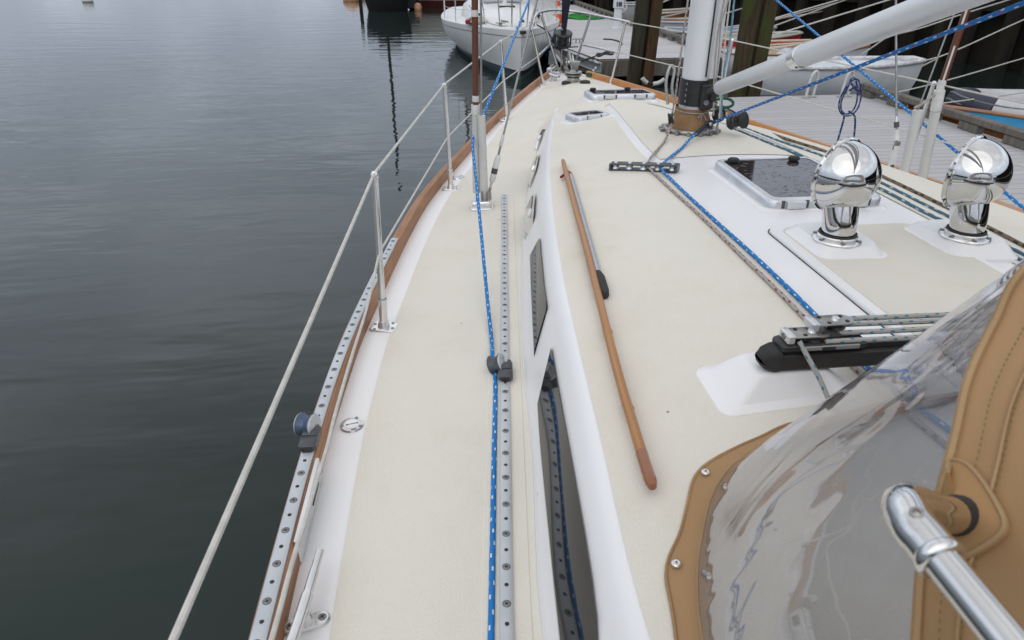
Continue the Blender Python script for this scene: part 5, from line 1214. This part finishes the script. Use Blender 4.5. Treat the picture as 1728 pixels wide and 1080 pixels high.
piling("red-brown timber piling joined to the dark one before the far dock", aty(1101, 60, 13.2).x - .04, 13.2, .098, 3.2, "pile_brown", (.035, 0), True)
piling("mossy thick piling at the near dock's end behind the vang", aty(1261, 60, 10.7).x - .03, 10.7, .135, 3.2, "pile_mossy", (.02, 0))
piling("brown split piling touching the mossy one at the near dock's end", aty(1287, 60, 10.78).x - .04, 10.78, .105, 3.2, "pile_mossy", (.03, 0), True)
piling("dark leaning piling just left of the mast", 4.98, 17.1, .15, 3.2, "pile_dark", (-.09, 0))
piling("slim dark piling just right of the white power pedestal", 4.86, 22.6, .115, 3.4, "pile_mossy", (.01, 0))
o = MB(); P = [aty(1085, 133, 12.95), aty(1092, 139, 12.9), aty(1100, 141, 12.88), aty(1108, 140, 12.9), aty(1120, 134, 13.0), aty(1126, 124, 13.4), aty(1137, 112, 14.4)]
o.tube(spline(P, 6), .022, "black_line", 8); ro = tag(o.build("piling_strop"), "dark strop with white chafe tubes around the brown piling", "rope")
for seg in (((1084, 132), (1087, 136), (1092, 140)), ((1102, 142), (1110, 140.5), (1116, 137.5), (1121, 133.5))):
    o = MB(); o.tube(spline([aty(x, y, 12.86) for x, y in seg], 5), .04, "white_tube", 10); o.build("chafe_tube", ro)

# pier bulkhead of close dark piles
bk = thing("pier_bulkhead", "dark timber pier wall of close weathered piles behind the dinghies", "pier", (9, 17, -1.1))
path = [Vector(p) for p in ((3.2, 52, 0), (4.9, 36, 0), (5.6, 27, 0), (6.6, 24.4, 0), (8.6, 21.4, 0), (10.7, 18.6, 0), (11.6, 15.6, 0), (12.2, 11, 0), (12.6, 5, 0), (13.2, -4, 0), (14, -16, 0))]
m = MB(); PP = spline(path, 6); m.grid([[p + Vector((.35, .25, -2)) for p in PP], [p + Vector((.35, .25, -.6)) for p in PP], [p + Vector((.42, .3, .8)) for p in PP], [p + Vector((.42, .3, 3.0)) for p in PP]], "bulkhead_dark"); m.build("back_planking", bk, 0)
m = MB(); m.grid([[p + Vector((-.3, -.25, 2.9)) for p in PP], [p + Vector((-.3, -.25, 3.2)) for p in PP], [p + Vector((4.0, 1.5, 3.2)) for p in PP]], "grey_timber"); m.build("deck_edge", bk, 0)
for z in (.15, 1.35):
    m = MB(); m.tube([p + Vector((.10, .08, z)) for p in PP], .13, "pile_black", 6); m.build("waler", bk, 0)
rnd = random.Random(11); acc = 0; nx = 0
for a, b in zip(PP, PP[1:]):
    l = (b-a).length
    while nx < acc + l:
        c = a.lerp(b, (nx-acc)/l); r = rnd.uniform(.15, .22); le = (rnd.uniform(-.05, .05), rnd.uniform(-.04, .04)); m = MB(); jit = [rnd.uniform(.9, 1.08) for _ in range(12)]
        m.loftc([[(c.x + le[0]*(z+1) + r*jit[k]*math.cos(2*PI*k/12), c.y + le[1]*(z+1) + r*jit[k]*math.sin(2*PI*k/12), z) for k in range(12)] for z in (-2, -.8, .3, 1.6, 2.95)], rnd.choice(("pile_black", "pile_black", "pile_black", "pile_black_brown"))); m.build("pile", bk); nx += rnd.uniform(.62, 1.15)
    acc += l

# ================================================================== OTHER BOATS
def skiff(name, lab, bow, stern, beam, zk, free, out_m, in_m, rim_m, thwarts=2, rim_r=.03, pram=.0, deck_m=None, grp="dinghies moored along the pier", cat="dinghy", flare=.82, sheerup=.14):
    bow, stern = Vector((*bow, 0)), Vector((*stern, 0)); L_ = (bow-stern).length; d = (bow-stern).normalized(); s = Vector((d.y, -d.x, 0))
    o = thing(name, lab, cat, ((bow.x+stern.x)/2, (bow.y+stern.y)/2, zk), grp)
    def hw(t): 
        full = (.80 + .42*t - .42*t*t) if t < .5 else 0
        w = .5*beam*(1 - (1-pram)*max(0, (t-.35)/.65)**2.3) if t > .35 else .5*beam*(.82 + .18*(t/.35))
        return w
    T = [i/16 for i in range(17)]
    rim = {1: [], -1: []}; mo = MB(); mi_ = MB()
    for sd in (1, -1):
        ro, ri = [], []
        for t in T:
            w = max(.012, hw(t)); zt = zk + free + sheerup*(t**2) + .05*(1-t)**2; c = stern + d*L_*t; rake = d*(.10*t*free)
            ro.append([c + s*sd*w + Vector((0, 0, zt)) + rake*2, c + s*sd*w*(.5+.5*flare) + Vector((0, 0, zk + free*.55)) + rake, c + s*sd*w*flare*.72 + Vector((0, 0, zk+.07)), c + s*sd*.0 + Vector((0, 0, zk + .10*t**3))])
            ri.append([c + s*sd*w*.97 + Vector((0, 0, zt-.004)) + rake*2, c + s*sd*w*.9 + Vector((0, 0, zk + free*.55)) + rake, c + s*sd*w*.68 + Vector((0, 0, zk+.13)), c + Vector((0, 0, zk + .14 + .06*t**3))])
            rim[sd].append(ro[-1][0])
        mo.grid(ro, out_m, flip=(sd > 0)); mi_.grid(ri, in_m, flip=(sd < 0))
    for t in (0, 1):
        w = max(.012, hw(t)); c = stern + d*L_*t; q = [rim[1][-1 if t else 0], rim[-1][-1 if t else 0]]; mid = c + Vector((0, 0, zk + .1*t)); ww = w*flare*.72
        mo.poly([q[0], q[1], c - s*ww + Vector((0, 0, zk+.07)), mid, c + s*ww + Vector((0, 0, zk+.07))], out_m)
    mo.build("hull", o); mi_.build("inner_skin", o)
    m = MB(); ring = rim[1] + rim[-1][::-1]; m.tube([p + Vector((0, 0, .006)) for p in ring], rim_r, rim_m, 8, closed=True); m.build("gunwale", o)
    for k in range(thwarts):
        t = .14 + .36*k; w = hw(t)*.95; c = stern + d*L_*t + Vector((0, 0, zk + free*.72)); rot = Matrix((s, d, Vector((0, 0, 1)))).transposed(); m = MB(); m.box(c, (2*w, .24, .03), rim_m if rim_m != "dinghy_rub" else "dinghy_white", rot, .005); m.build("thwart", o)
    if deck_m:
        m = MB(); ts = [t for t in T if t >= .62]; m.grid([[rim[1][T.index(t)] + Vector((0, 0, -.012)), (rim[1][T.index(t)] + rim[-1][T.index(t)])/2 + Vector((0, 0, .03)), rim[-1][T.index(t)] + Vector((0, 0, -.012))] for t in ts], deck_m); m.build("foredeck", o)
    return o
skiff("rowing_dinghy", "white rowing dinghy with padded rim afloat beyond the near dock", (7.75, 13.1), (4.55, 13.35), 1.35, -1.22, .58, "dinghy_white", "dinghy_white", "dinghy_rub", 2, .04, .30, sheerup=.10, flare=.95)
skiff("rowing_dinghy", "small boat with varnished foredeck behind the white dinghy", (7.7, 14.75), (4.6, 15.0), 1.25, -1.18, .56, "dinghy_white", "dinghy_white", "dinghy_wood", 1, .022, .05, deck_m="dinghy_wood")
skiff("rowing_dinghy", "cream dinghy with red inside, seen between mast and mossy piling", (7.0, 15.9), (4.75, 16.2), 1.3, -1.15, .52, "cream_paint", "red_paint", "cream_paint", 2, .03, .1)
skiff("rowing_dinghy", "red open dinghy moored behind the cream one", (7.3, 17.1), (4.9, 17.3), 1.2, -1.15, .58, "red_paint", "hull_cream", "hull_cream", 1, .03, .2)
skiff("rowing_dinghy", "pale blue dinghy moored farthest right of the mast", (7.4, 18.7), (4.75, 19.3), 1.3, -1.15, .56, "pale_blue_paint", "pale_blue_paint", "hypalon_white", 2, .03, .2)
skiff("rowing_dinghy", "white dinghy with tan thwarts left of the mast among stacked boats", (6.7, 20.6), (4.9, 20.8), 1.2, -1.1, .62, "hypalon_white", "dinghy_wood", "hypalon_white", 2, .03, .2)
skiff("rowing_dinghy", "weathered wooden dinghy farther back among boats along the pier", (6.4, 22.4), (5.0, 22.6), 1.2, -1.05, .68, "dinghy_wood", "dinghy_wood", "hull_cream", 2, .03, .1)
skiff("rowing_dinghy", "white dinghy beside the pedestal's slim piling, beyond the dock edge", (6.2, 25.0), (4.9, 25.3), 1.3, -1.0, .7, "hypalon_white", "hull_grey", "hypalon_white", 2, .03, .2)
skiff("skiff", "wooden skiff with bright blue interior beside the near dock's outer rail", (5.35, 9.35), (7.4, 6.2), 1.25, -1.22, .46, "dinghy_wood", "bright_blue_paint", "dinghy_wood", 1, .03, .05)
# inflatable tender: two tubes meeting at the bow
it = thing("inflatable_tender", "inflatable tender with navy and grey tubes beyond the blue skiff", "inflatable boat", (7.6, 9.9, -1.1))
zt = -.86; ax0 = Vector((6.72, 10.15, zt)); dvx = Vector((.965, -.26, 0)); sv = Vector((.26, .965, 0))
ob_ = [ax0 + dvx*2.9 - sv*.62, ax0 + dvx*1.5 - sv*.62, ax0 + dvx*.55 - sv*.56, ax0 + dvx*.08 - sv*.25 + Vector((0, 0, .06)), ax0 + dvx*.0 + Vector((0, 0, .09)), ax0 + dvx*.08 + sv*.25 + Vector((0, 0, .06)), ax0 + dvx*.55 + sv*.56, ax0 + dvx*1.5 + sv*.62, ax0 + dvx*2.9 + sv*.62]
q = spline(ob_, 6); nq = len(q)
m = MB(); m.tube(q[:16], [.21]*16, "hypalon_white", 16); m.tube(q[15:34], .212, "hypalon_navy", 16); m.tube(q[33:], .21, "hypalon_white", 16); m.build("buoyancy_tube", it)
m = MB()
for dz, rr in ((.03, .02), (.13, .02)):
    m.tube([p + Vector(((p - (ax0 + dvx*1.2)).x, (p - (ax0 + dvx*1.2)).y, 0)).normalized()*(.205 if dz < .1 else .17) + Vector((0, 0, dz)) for p in q[4:-4]], rr, "hypalon_grey", 8)
m.build("rubbing_strip", it)
m = MB(); m.grid([[ax0 + dvx*.3 - sv*.3 + Vector((0, 0, -.08)), ax0 + dvx*.3 + sv*.3 + Vector((0, 0, -.08))], [ax0 + dvx*2.8 - sv*.5 + Vector((0, 0, -.08)), ax0 + dvx*2.8 + sv*.5 + Vector((0, 0, -.08))]], "hypalon_grey"); m.box(ax0 + dvx*1.5 + Vector((0, 0, .1)), (.3, 1.1, .05), "hypalon_white", Matrix((dvx, sv, Vector((0, 0, 1)))).transposed(), .01); m.build("floor", it)
m = MB(); m.tube(spline([ax0 + dvx*.9 - sv*.5 + Vector((0, 0, .2)), ax0 + dvx*1.3 - sv*.5 + Vector((0, 0, .16)), ax0 + dvx*1.7 - sv*.5 + Vector((0, 0, .2)), ax0 + dvx*2.2 - sv*.5 + Vector((0, 0, .16))], 5), .012, "black_line", 6); m.build("grab_line", it)

# long white mooring lines running from the pier to the boats
ML = [(((1290, 36), (1560, -42)), 15.5, 17.5, "thin white mooring line, highest of those left of the shroud"), (((1205, 62), (1437, -2)), 16, 20, "white mooring line behind the mast running up to the pier"), (((1295, 48), (1440, -5)), 16, 19, "white mooring line from the mossy piling rising steeply right"),
      (((1297, 62), (1728, -70)), 14, 15, "white mooring line passing just under the vang's far end"), (((1295, 76), (1500, 60), (1630, 22), (1728, -8)), 13.6, 14.5, "white mooring line with a kink tied off above the white dinghy"),
      (((1455, 92), (1500, 60)), 14.2, 14.0, "short bridle line from the varnished bow up to the mooring line"), (((1520, 102), (1585, 96), (1728, 33)), 12.9, 13.5, "white mooring line from the white dinghy's bow rising right"), (((1535, 122), (1583, 98)), 13.0, 13.2, "short bridle line below the white dinghy's bow"),
      (((1485, 163), (1600, 135), (1728, 98)), 9.9, 11.5, "white mooring line from the near dock rising past the shroud roller"), (((1545, 180), (1640, 168), (1728, 156)), 9.4, 10.2, "white mooring line leading over the inflatable tender"), (((1205, 50), (1420, 14)), 17.5, 21, "slack thin line between mast and mossy piling"), (((1085, 18), (1160, -14)), 20, 22, "thin line between the brown and leaning pilings, upper"), (((1085, 36), (1160, 20)), 20, 22, "thin line between the brown and leaning pilings, lower"), (((1200, 30), (1260, 12)), 17, 20, "thin line rising between halyards and mossy piling")]
for pix, y0, y1, lab in ML:
    k = len(pix); pts = [aty(x, y, y0 + (y1-y0)*i/(k-1)) for i, (x, y) in enumerate(pix)]
    rope_obj("mooring_line", lab, pts, .0011*y0, "white_line", 6, 5, "rope", "mooring lines to the pier", k > 2)

# neighbour yacht, bow towards us
ny = thing("sailing_yacht", "white sailing yacht moored beyond the bow, its own bow pointing this way", "sailboat", (.28, 19, -1.1))
CX = .30; BY = 15.0; LN = 9.2
nb = lambda t: 1.60*min(1, (math.sin(min(1, t/.62)*PI/2))**.80)*(1 - .22*max(0, (t-.62)/.38)**2) + .002
nz = lambda t: -.13 - .16*min(1, t/.6) + .05*max(0, t-.6)
m = MB(); m2 = MB(); m3 = MB(); dk = MB(); st = MB()
TT = [0, .008, .02, .04, .07] + [.1 + .9*i/22 for i in range(23)]
for sd in (-1, 1):
    r1, r2, r3, r4 = [], [], [], []
    for t in TT:
        w = nb(t); y = BY + LN*t; z = nz(t); rk = .22*(1-t)**6
        wl_ = lambda q: w*(1 - (1-q)*(.42 + .30*(1-t)))
        def P(q, zz, g=0.0): return (CX + sd*(wl_(q)+g), y + rk*(1-q) + .0, zz)
        r1.append([P(1, z), P(.985, z-.10), P(.93, z-.28), P(.80, z-.48), P(.58, -.93)])
        r2.append([P(.58, -.93, .001), P(.54, -.99), P(.52, -1.02)])
        r3.append([P(.52, -1.02), P(.25, -1.3)])
        r4.append([P(.983, z-.118, .004), P(.979, z-.135, .004)])
    m.grid(r1, "fibreglass_white", flip=sd > 0); m2.grid(r2, "hull_navy", flip=sd > 0); m3.grid(r3, "bottom_green", flip=sd > 0); st.grid(r4, "hull_grey", flip=sd > 0)
dk.grid([[(CX + nb(t)*q, BY + LN*t, nz(t) + .055*(1-q*q) + (.012 if abs(q) < .99 else 0)) for q in (-1, -.97, -.6, -.3, 0, .3, .6, .97, 1)] for t in TT], "fibreglass_white")
e = nb(1); m.poly([(CX-e, BY+LN, nz(1)), (CX+e, BY+LN, nz(1)), (CX+e*.6, BY+LN, -1.3), (CX-e*.6, BY+LN, -1.3)], "fibreglass_white")
m.build("hull", ny, 60); m2.build("boot_stripe", ny, 60); m3.build("antifouled_bottom", ny, 60); st.build("sheer_stripe", ny, 60); dk.build("deck", ny, 60)
m = MB(); secs = []
for y, w, h, b in ((16.7, .30, .03, 0), (17.1, .55, .15, 0), (17.6, .74, .25, 0), (18.6, .86, .33, 0), (20.6, .95, .37, 0), (21.0, .95, .36, 0)):
    zb = -.30; secs.append([(CX - w - .10, y, zb), (CX - w, y, zb + h*.75 + .06), (CX - w*.86, y, zb + h + .07), (CX, y, zb + h + .12), (CX + w*.86, y, zb + h + .07), (CX + w, y, zb + h*.75 + .06), (CX + w + .1, y, zb)])
m.loftc(secs, "fibreglass_white"); nc = m.build("coachroof", ny, 50)
m = MB(); m.box((CX+.02, 17.0, -.115), (.62, .40, .03), "hypalon_white", Matrix.Rotation(.22, 3, 'X'), .012); m.box((CX+.02, 16.98, -.094), (.54, .32, .01), "smoked_glass", Matrix.Rotation(.22, 3, 'X'), .004); m.build("deck_hatch", ny)
m = MB(); m.box((CX + .72, 17.45, -.03), (.16, .02, .14), "smoked_glass", Matrix.Rotation(-.5, 3, 'Z'), .01); m.build("window", nc); m = MB(); m.box((CX - .72, 17.45, -.03), (.16, .02, .14), "smoked_glass", Matrix.Rotation(.5, 3, 'Z'), .01); m.build("window", nc)
for x in (-.55, -.42, .42, .55): m = MB(); m.lathe([(0, .05), (.04, .05), (.045, 0)], "black_plastic", (CX + x, 18.1, .02), (0, -1, .4), 12); m.build("vent", nc)
m = MB(); m.box((CX, 18.25, .12), (.42, .10, .05), "black_plastic", None, .01); m.build("winch_base", nc)
m = MB(); m.loftc([ell(.055, .075, CX, 18.7, z) for z in (.0, .5, 3, 10.5)], "mast_paint"); m.build("mast", ny)
m = MB(); m.box((CX, 19.6, .30), (1.0, .9, .38), "hypalon_white", None, .08); m.build("spray_hood", ny)
m = MB(); yb = 15.35; zb = nz(.03); zt_ = zb + .58
rl = [(CX - .88, 17.2, zt_-.02), (CX - .72, 16.6, zt_), (CX - .42, 15.75, zt_+.01), (CX - .18, 15.2, zt_+.02), (CX + .18, 15.2, zt_+.02), (CX + .42, 15.75, zt_+.01), (CX + .72, 16.6, zt_), (CX + .88, 17.2, zt_-.02)]
m.tube(spline(rl, 5), .016, "stainless", 8)
for i in (1, 2, 3, 4, 5, 6): 
    p = Vector(rl[i]); q = Vector((CX + (p.x-CX)*.86, p.y + .25, zb + .0)); m.tube([p, q], .015, "stainless", 8)
m.build("pulpit", ny)
tops = {}
for sd in (-1, 1):
    for t in (.36, .55, .78):
        x = CX + sd*(nb(t)-.07); z = nz(t); m = MB(); m.tube([(x, BY+LN*t, z), (x, BY+LN*t, z+.60)], .014, "stainless", 8); m.build("stanchion", ny); tops[(sd, t)] = Vector((x, BY+LN*t, z+.6))
    pts = [Vector(rl[1 if sd < 0 else 6])] + [tops[(sd, t)] for t in (.36, .55, .78)]
    for dz in (0, -.3):
        m = MB(); m.tube([p + Vector((0, 0, dz)) for p in pts], .006, "white_line", 6); m.build("lifeline", ny)
m = MB(); m.tube([(CX, 15.12, zb), (CX, 18.6, 10)], .016, "wire", 6); m.build("forestay", ny)
m = MB(); m.box((CX+.03, 15.1, zb-.02), (.13, .26, .06), "black_plastic", None, .01); m.box((CX-.05, 15.2, zb+.05), (.1, .2, .05), "cast_steel", None, .01); m.build("bow_roller", ny)
m = MB()
for (x, y) in ((-.36, 15.9), (.36, 15.9)): m.tube([(CX+x-.1, y, zb+.09), (CX+x+.1, y, zb+.09)], .016, "cast_steel", 8); m.box((CX+x, y, zb+.055), (.07, .05, .06), "cast_steel", None, .01)
m.build("bow_cleat", ny)
# heap of lines and a jib bag on its foredeck
hp_ = pilerope((CX - .80, 17.2, nz(.22)+.04), .26, .4, .16, "white_line", 10, .02, 8)("line_heap"); tag(hp_, "heap of pale and coloured lines on the moored yacht's port side deck", "rope")
m = MB(); m.loftc([[(CX - 1.0 + x, 16.95 + y, nz(.2)+.03 + z) for x, z in rrect(0, .04, .075, .045, .035, 4)] for y in (-.06, .2)], "red_plastic"); tag(m.build("sail_bag"), "small red bag beside the lines on the moored yacht's deck", "bag")
o = MB(); o.tube(spline([(CX+.35, 15.3, zb+.1), (CX+.6, 15.4, zb-.05), (1.25, 16.0, -.55), (1.75, 16.3, DZ+.05)], 6), .014, "black_line", 6); tag(o.build("dock_line"), "black bow line from the moored yacht to the dock", "rope")
o = MB(); o.tube(spline([(CX-.95, 17.6, .2), (CX-.8, 16.9, .0), (CX-.55, 16.2, zb+.05), (CX-.25, 15.7, zb+.04), (CX-.05, 15.55, zb+.05)], 6), .011, "dirty_line", 6); tag(o.build("dock_line"), "slack grey line trailing over the moored yacht's foredeck", "rope")

# far craft across the fairway
fh_ = thing("sailing_yacht", "large cream yacht with red bottom, broadside far beyond the moored one", "sailboat", (3.4, 38, -1.1))
m = MB(); m2 = MB(); TT = [i/20 for i in range(21)]; x0, x1 = -2.75, 10.0
for sd in (-1, 1):
    a1, a2 = [], []
    for t in TT:
        w = 1.9*max(.02, math.sin(PI*min(1, .05 + t*.92))**.6); x = x0 + (x1-x0)*t; z = .25 + .25*(2*t-1)**2; rk = (.9*(1-t)**8)
        a1.append([(x - rk*.6, 38.2 + sd*w, z), (x, 38.2 + sd*w*.97, -.3), (x + rk*.35, 38.2 + sd*w*.86, -.78)]); a2.append([(x + rk*.35, 38.2 + sd*w*.862, -.775), (x + rk*.7, 38.2 + sd*w*.75, -1.3)])
    m.grid(a1, "hull_cream", flip=sd < 0); m2.grid(a2, "bottom_red", flip=sd < 0)
m.grid([[(x0 + (x1-x0)*t, 38.2 - 1.9*max(.02, math.sin(PI*min(1, .05+t*.92))**.6), .25+.25*(2*t-1)**2), (x0 + (x1-x0)*t, 38.2 + 1.9*max(.02, math.sin(PI*min(1, .05+t*.92))**.6), .25+.25*(2*t-1)**2)] for t in TT], "hull_cream")
m.build("hull", fh_, 60); m2.build("antifouled_bottom", fh_, 60)
m = MB(); m.box((4.5, 38.2, .65), (5, 1.9, .6), "fibreglass_white", None, .15); m.build("cabin", fh_); m = MB(); m.tube([(.0, 38.0, .2), (.0, 38.0, 10.5)], .075, "brown_wood", 10); m.build("mast", fh_)
bl_ = thing("launch", "black hulled launch with thin mast lying off in the harbour", "boat", (-3.6, 35.6, -1.1))
m = MB()
for sd in (-1, 1):
    m.grid([[(-4.75 + 2.1*t, 35.8 + sd*.95*max(.02, math.sin(PI*(.08+.8*t))**.5), .1 + .15*t), (-4.72 + 2.04*t, 35.8 + sd*.85*max(.02, math.sin(PI*(.08+.8*t))**.5), -.6), (-4.55 + 1.75*t, 35.8 + sd*.6*max(.02, math.sin(PI*(.08+.8*t))**.5), -1.3)] for t in [i/12 for i in range(13)]], "hull_black", flip=sd < 0)
m.grid([[(-4.75+2.1*t, 35.8 - .95*max(.02, math.sin(PI*(.08+.8*t))**.5), .1+.15*t), (-4.75+2.1*t, 35.8 + .95*max(.02, math.sin(PI*(.08+.8*t))**.5), .1+.15*t)] for t in [i/12 for i in range(13)]], "hull_black")
m.build("hull", bl_, 60); m = MB(); m.box((-3.7, 35.9, .32), (1.1, 1.0, .4), "hull_black", None, .08); m.build("cabin", bl_); m = MB(); m.tube([(-3.80, 35.7, .1), (-3.80, 35.7, 7.0)], .07, "pile_black", 10); m.build("mast", bl_)
m = MB(); m.box((-2.5, 36.2, -.75), (.55, .5, .8), "hull_black", None, .12); m.lathe([(0, -.2), (.16, -.14), (.2, 0), (.14, .16), (0, .2)], "pale_orange", (-2.28, 35.9, -1.0), seg=14); tag(m.build("float_block"), "black mooring float with pale bumper beside the cream yacht's bow", "float")
for x, y, r, lab, mt in ((-6.15, 43.2, .34, "orange-tinted mooring ball, left of the pair far off", "pale_orange"), (-5.35, 43.6, .34, "whitish mooring ball, right of the pair far off", "buoy_white")):
    m = MB(); m.lathe([(0, -.9*r), (.6*r, -.7*r), (.95*r, -.3*r), (r, 0), (.9*r, .42*r), (.55*r, .82*r), (.12*r, r), (.12*r, 1.2*r), (0, 1.2*r)], mt, (x, y, -1.02), seg=20, sx=1.5); tag(m.build("mooring_buoy"), lab, "buoy", "mooring buoys in the harbour")
m = MB(); m.tube([(-5.62, 42.6, -1.5), (-5.62, 42.6, .6)], .1, "pile_black", 10); tag(m.build("mooring_post"), "dark thin post standing between two far mooring balls", "post")
q = at(148, 3, -1.1); m = MB(); r = .30; m.lathe([(0, -.9*r), (.7*r, -.6*r), (r, 0), (.8*r, .6*r), (0, r)], "buoy_white", q + Vector((0, 0, .05)), seg=18); tag(m.build("mooring_buoy"), "small white mooring ball alone on open water at upper left", "buoy", "mooring buoys in the harbour")
# ================================================================== LIGHT
w = bpy.data.worlds.new("World"); sc.world = w; w.use_nodes = True; nt = w.node_tree; nt.nodes.clear()
out = N(nt, "ShaderNodeOutputWorld"); bg = N(nt, "ShaderNodeBackground"); L(nt, bg.outputs[0], out.inputs[0])
SUN_EL, SUN_ROT = 52, 205
sk = N(nt, "ShaderNodeTexSky", sky_type="NISHITA"); sk.sun_disc = False; sk.sun_elevation = R(SUN_EL); sk.sun_rotation = R(SUN_ROT); sk.air_density = 1.0; sk.dust_density = 4.0; sk.ozone_density = 1.0
tc = N(nt, "ShaderNodeTexCoord"); sx = N(nt, "ShaderNodeSeparateXYZ"); L(nt, tc.outputs["Generated"], sx.inputs[0])
# cloud layer: project the direction on a flat ceiling
mz = N(nt, "ShaderNodeMath", operation="MAXIMUM"); L(nt, sx.outputs[2], mz.inputs[0]); mz.inputs[1].default_value = .06
dv_ = N(nt, "ShaderNodeVectorMath", operation="DIVIDE"); cb = N(nt, "ShaderNodeCombineXYZ"); 
for i in range(3): L(nt, mz.outputs[0], cb.inputs[i])
L(nt, tc.outputs["Generated"], dv_.inputs[0]); L(nt, cb.outputs[0], dv_.inputs[1])
cn = N(nt, "ShaderNodeTexNoise", i_Scale=.9, i_Detail=6.0, i_Roughness=.55, i_Distortion=.3); L(nt, dv_.outputs[0], cn.inputs["Vector"])
clouds = ramp(nt, cn.outputs[0], [(.28, (6.2, 6.4, 6.8)), (.5, (8.5, 8.6, 8.8)), (.72, (11.4, 11.4, 11.45))])
g_c = ramp(nt, sx.outputs[2], [(0, (.285, .312, .36)), (.12, (.30, .332, .385)), (.36, (.52, .56, .615)), (.6, (.495, .50, .51)), (1, (.47, .462, .458))])
sc2 = N(nt, "ShaderNodeMixRGB", blend_type="MULTIPLY"); sc2.inputs[0].default_value = 1; L(nt, g_c, sc2.inputs[1]); sc2.inputs[2].default_value = (2.36, 2.36, 2.36, 1)
cm = N(nt, "ShaderNodeMixRGB", blend_type="MULTIPLY"); cm.inputs[0].default_value = 1; L(nt, clouds, cm.inputs[1]); L(nt, sc2.outputs[0], cm.inputs[2])
mx = N(nt, "ShaderNodeMixRGB"); mx.inputs[0].default_value = .86; L(nt, sk.outputs[0], mx.inputs[1]); L(nt, cm.outputs[0], mx.inputs[2])
L(nt, mx.outputs[0], bg.inputs[0]); bg.inputs[1].default_value = .085
sd_ = bpy.data.lights.new("sun", "SUN"); sd_.energy = .5; sd_.angle = R(80); sd_.color = (1, .97, .93); so = bpy.data.objects.new("sun", sd_); COL.objects.link(so)
sdir = Vector((math.sin(R(SUN_ROT))*math.cos(R(SUN_EL)), math.cos(R(SUN_ROT))*math.cos(R(SUN_EL)), math.sin(R(SUN_EL))))
so.rotation_euler = sdir.to_track_quat('Z', 'Y').to_euler(); so.location = (0, 0, 20)

vs = sc.view_settings; vs.view_transform = 'Standard'; vs.look = 'None'; vs.exposure = 0.22; vs.gamma = 1.0; vs.use_curve_mapping = False
sc.render.engine = 'CYCLES'; sc.cycles.max_bounces = 8; sc.cycles.transparent_max_bounces = 12; sc.cycles.caustics_reflective = False; sc.cycles.caustics_refractive = False
sc.cycles.use_denoising = True
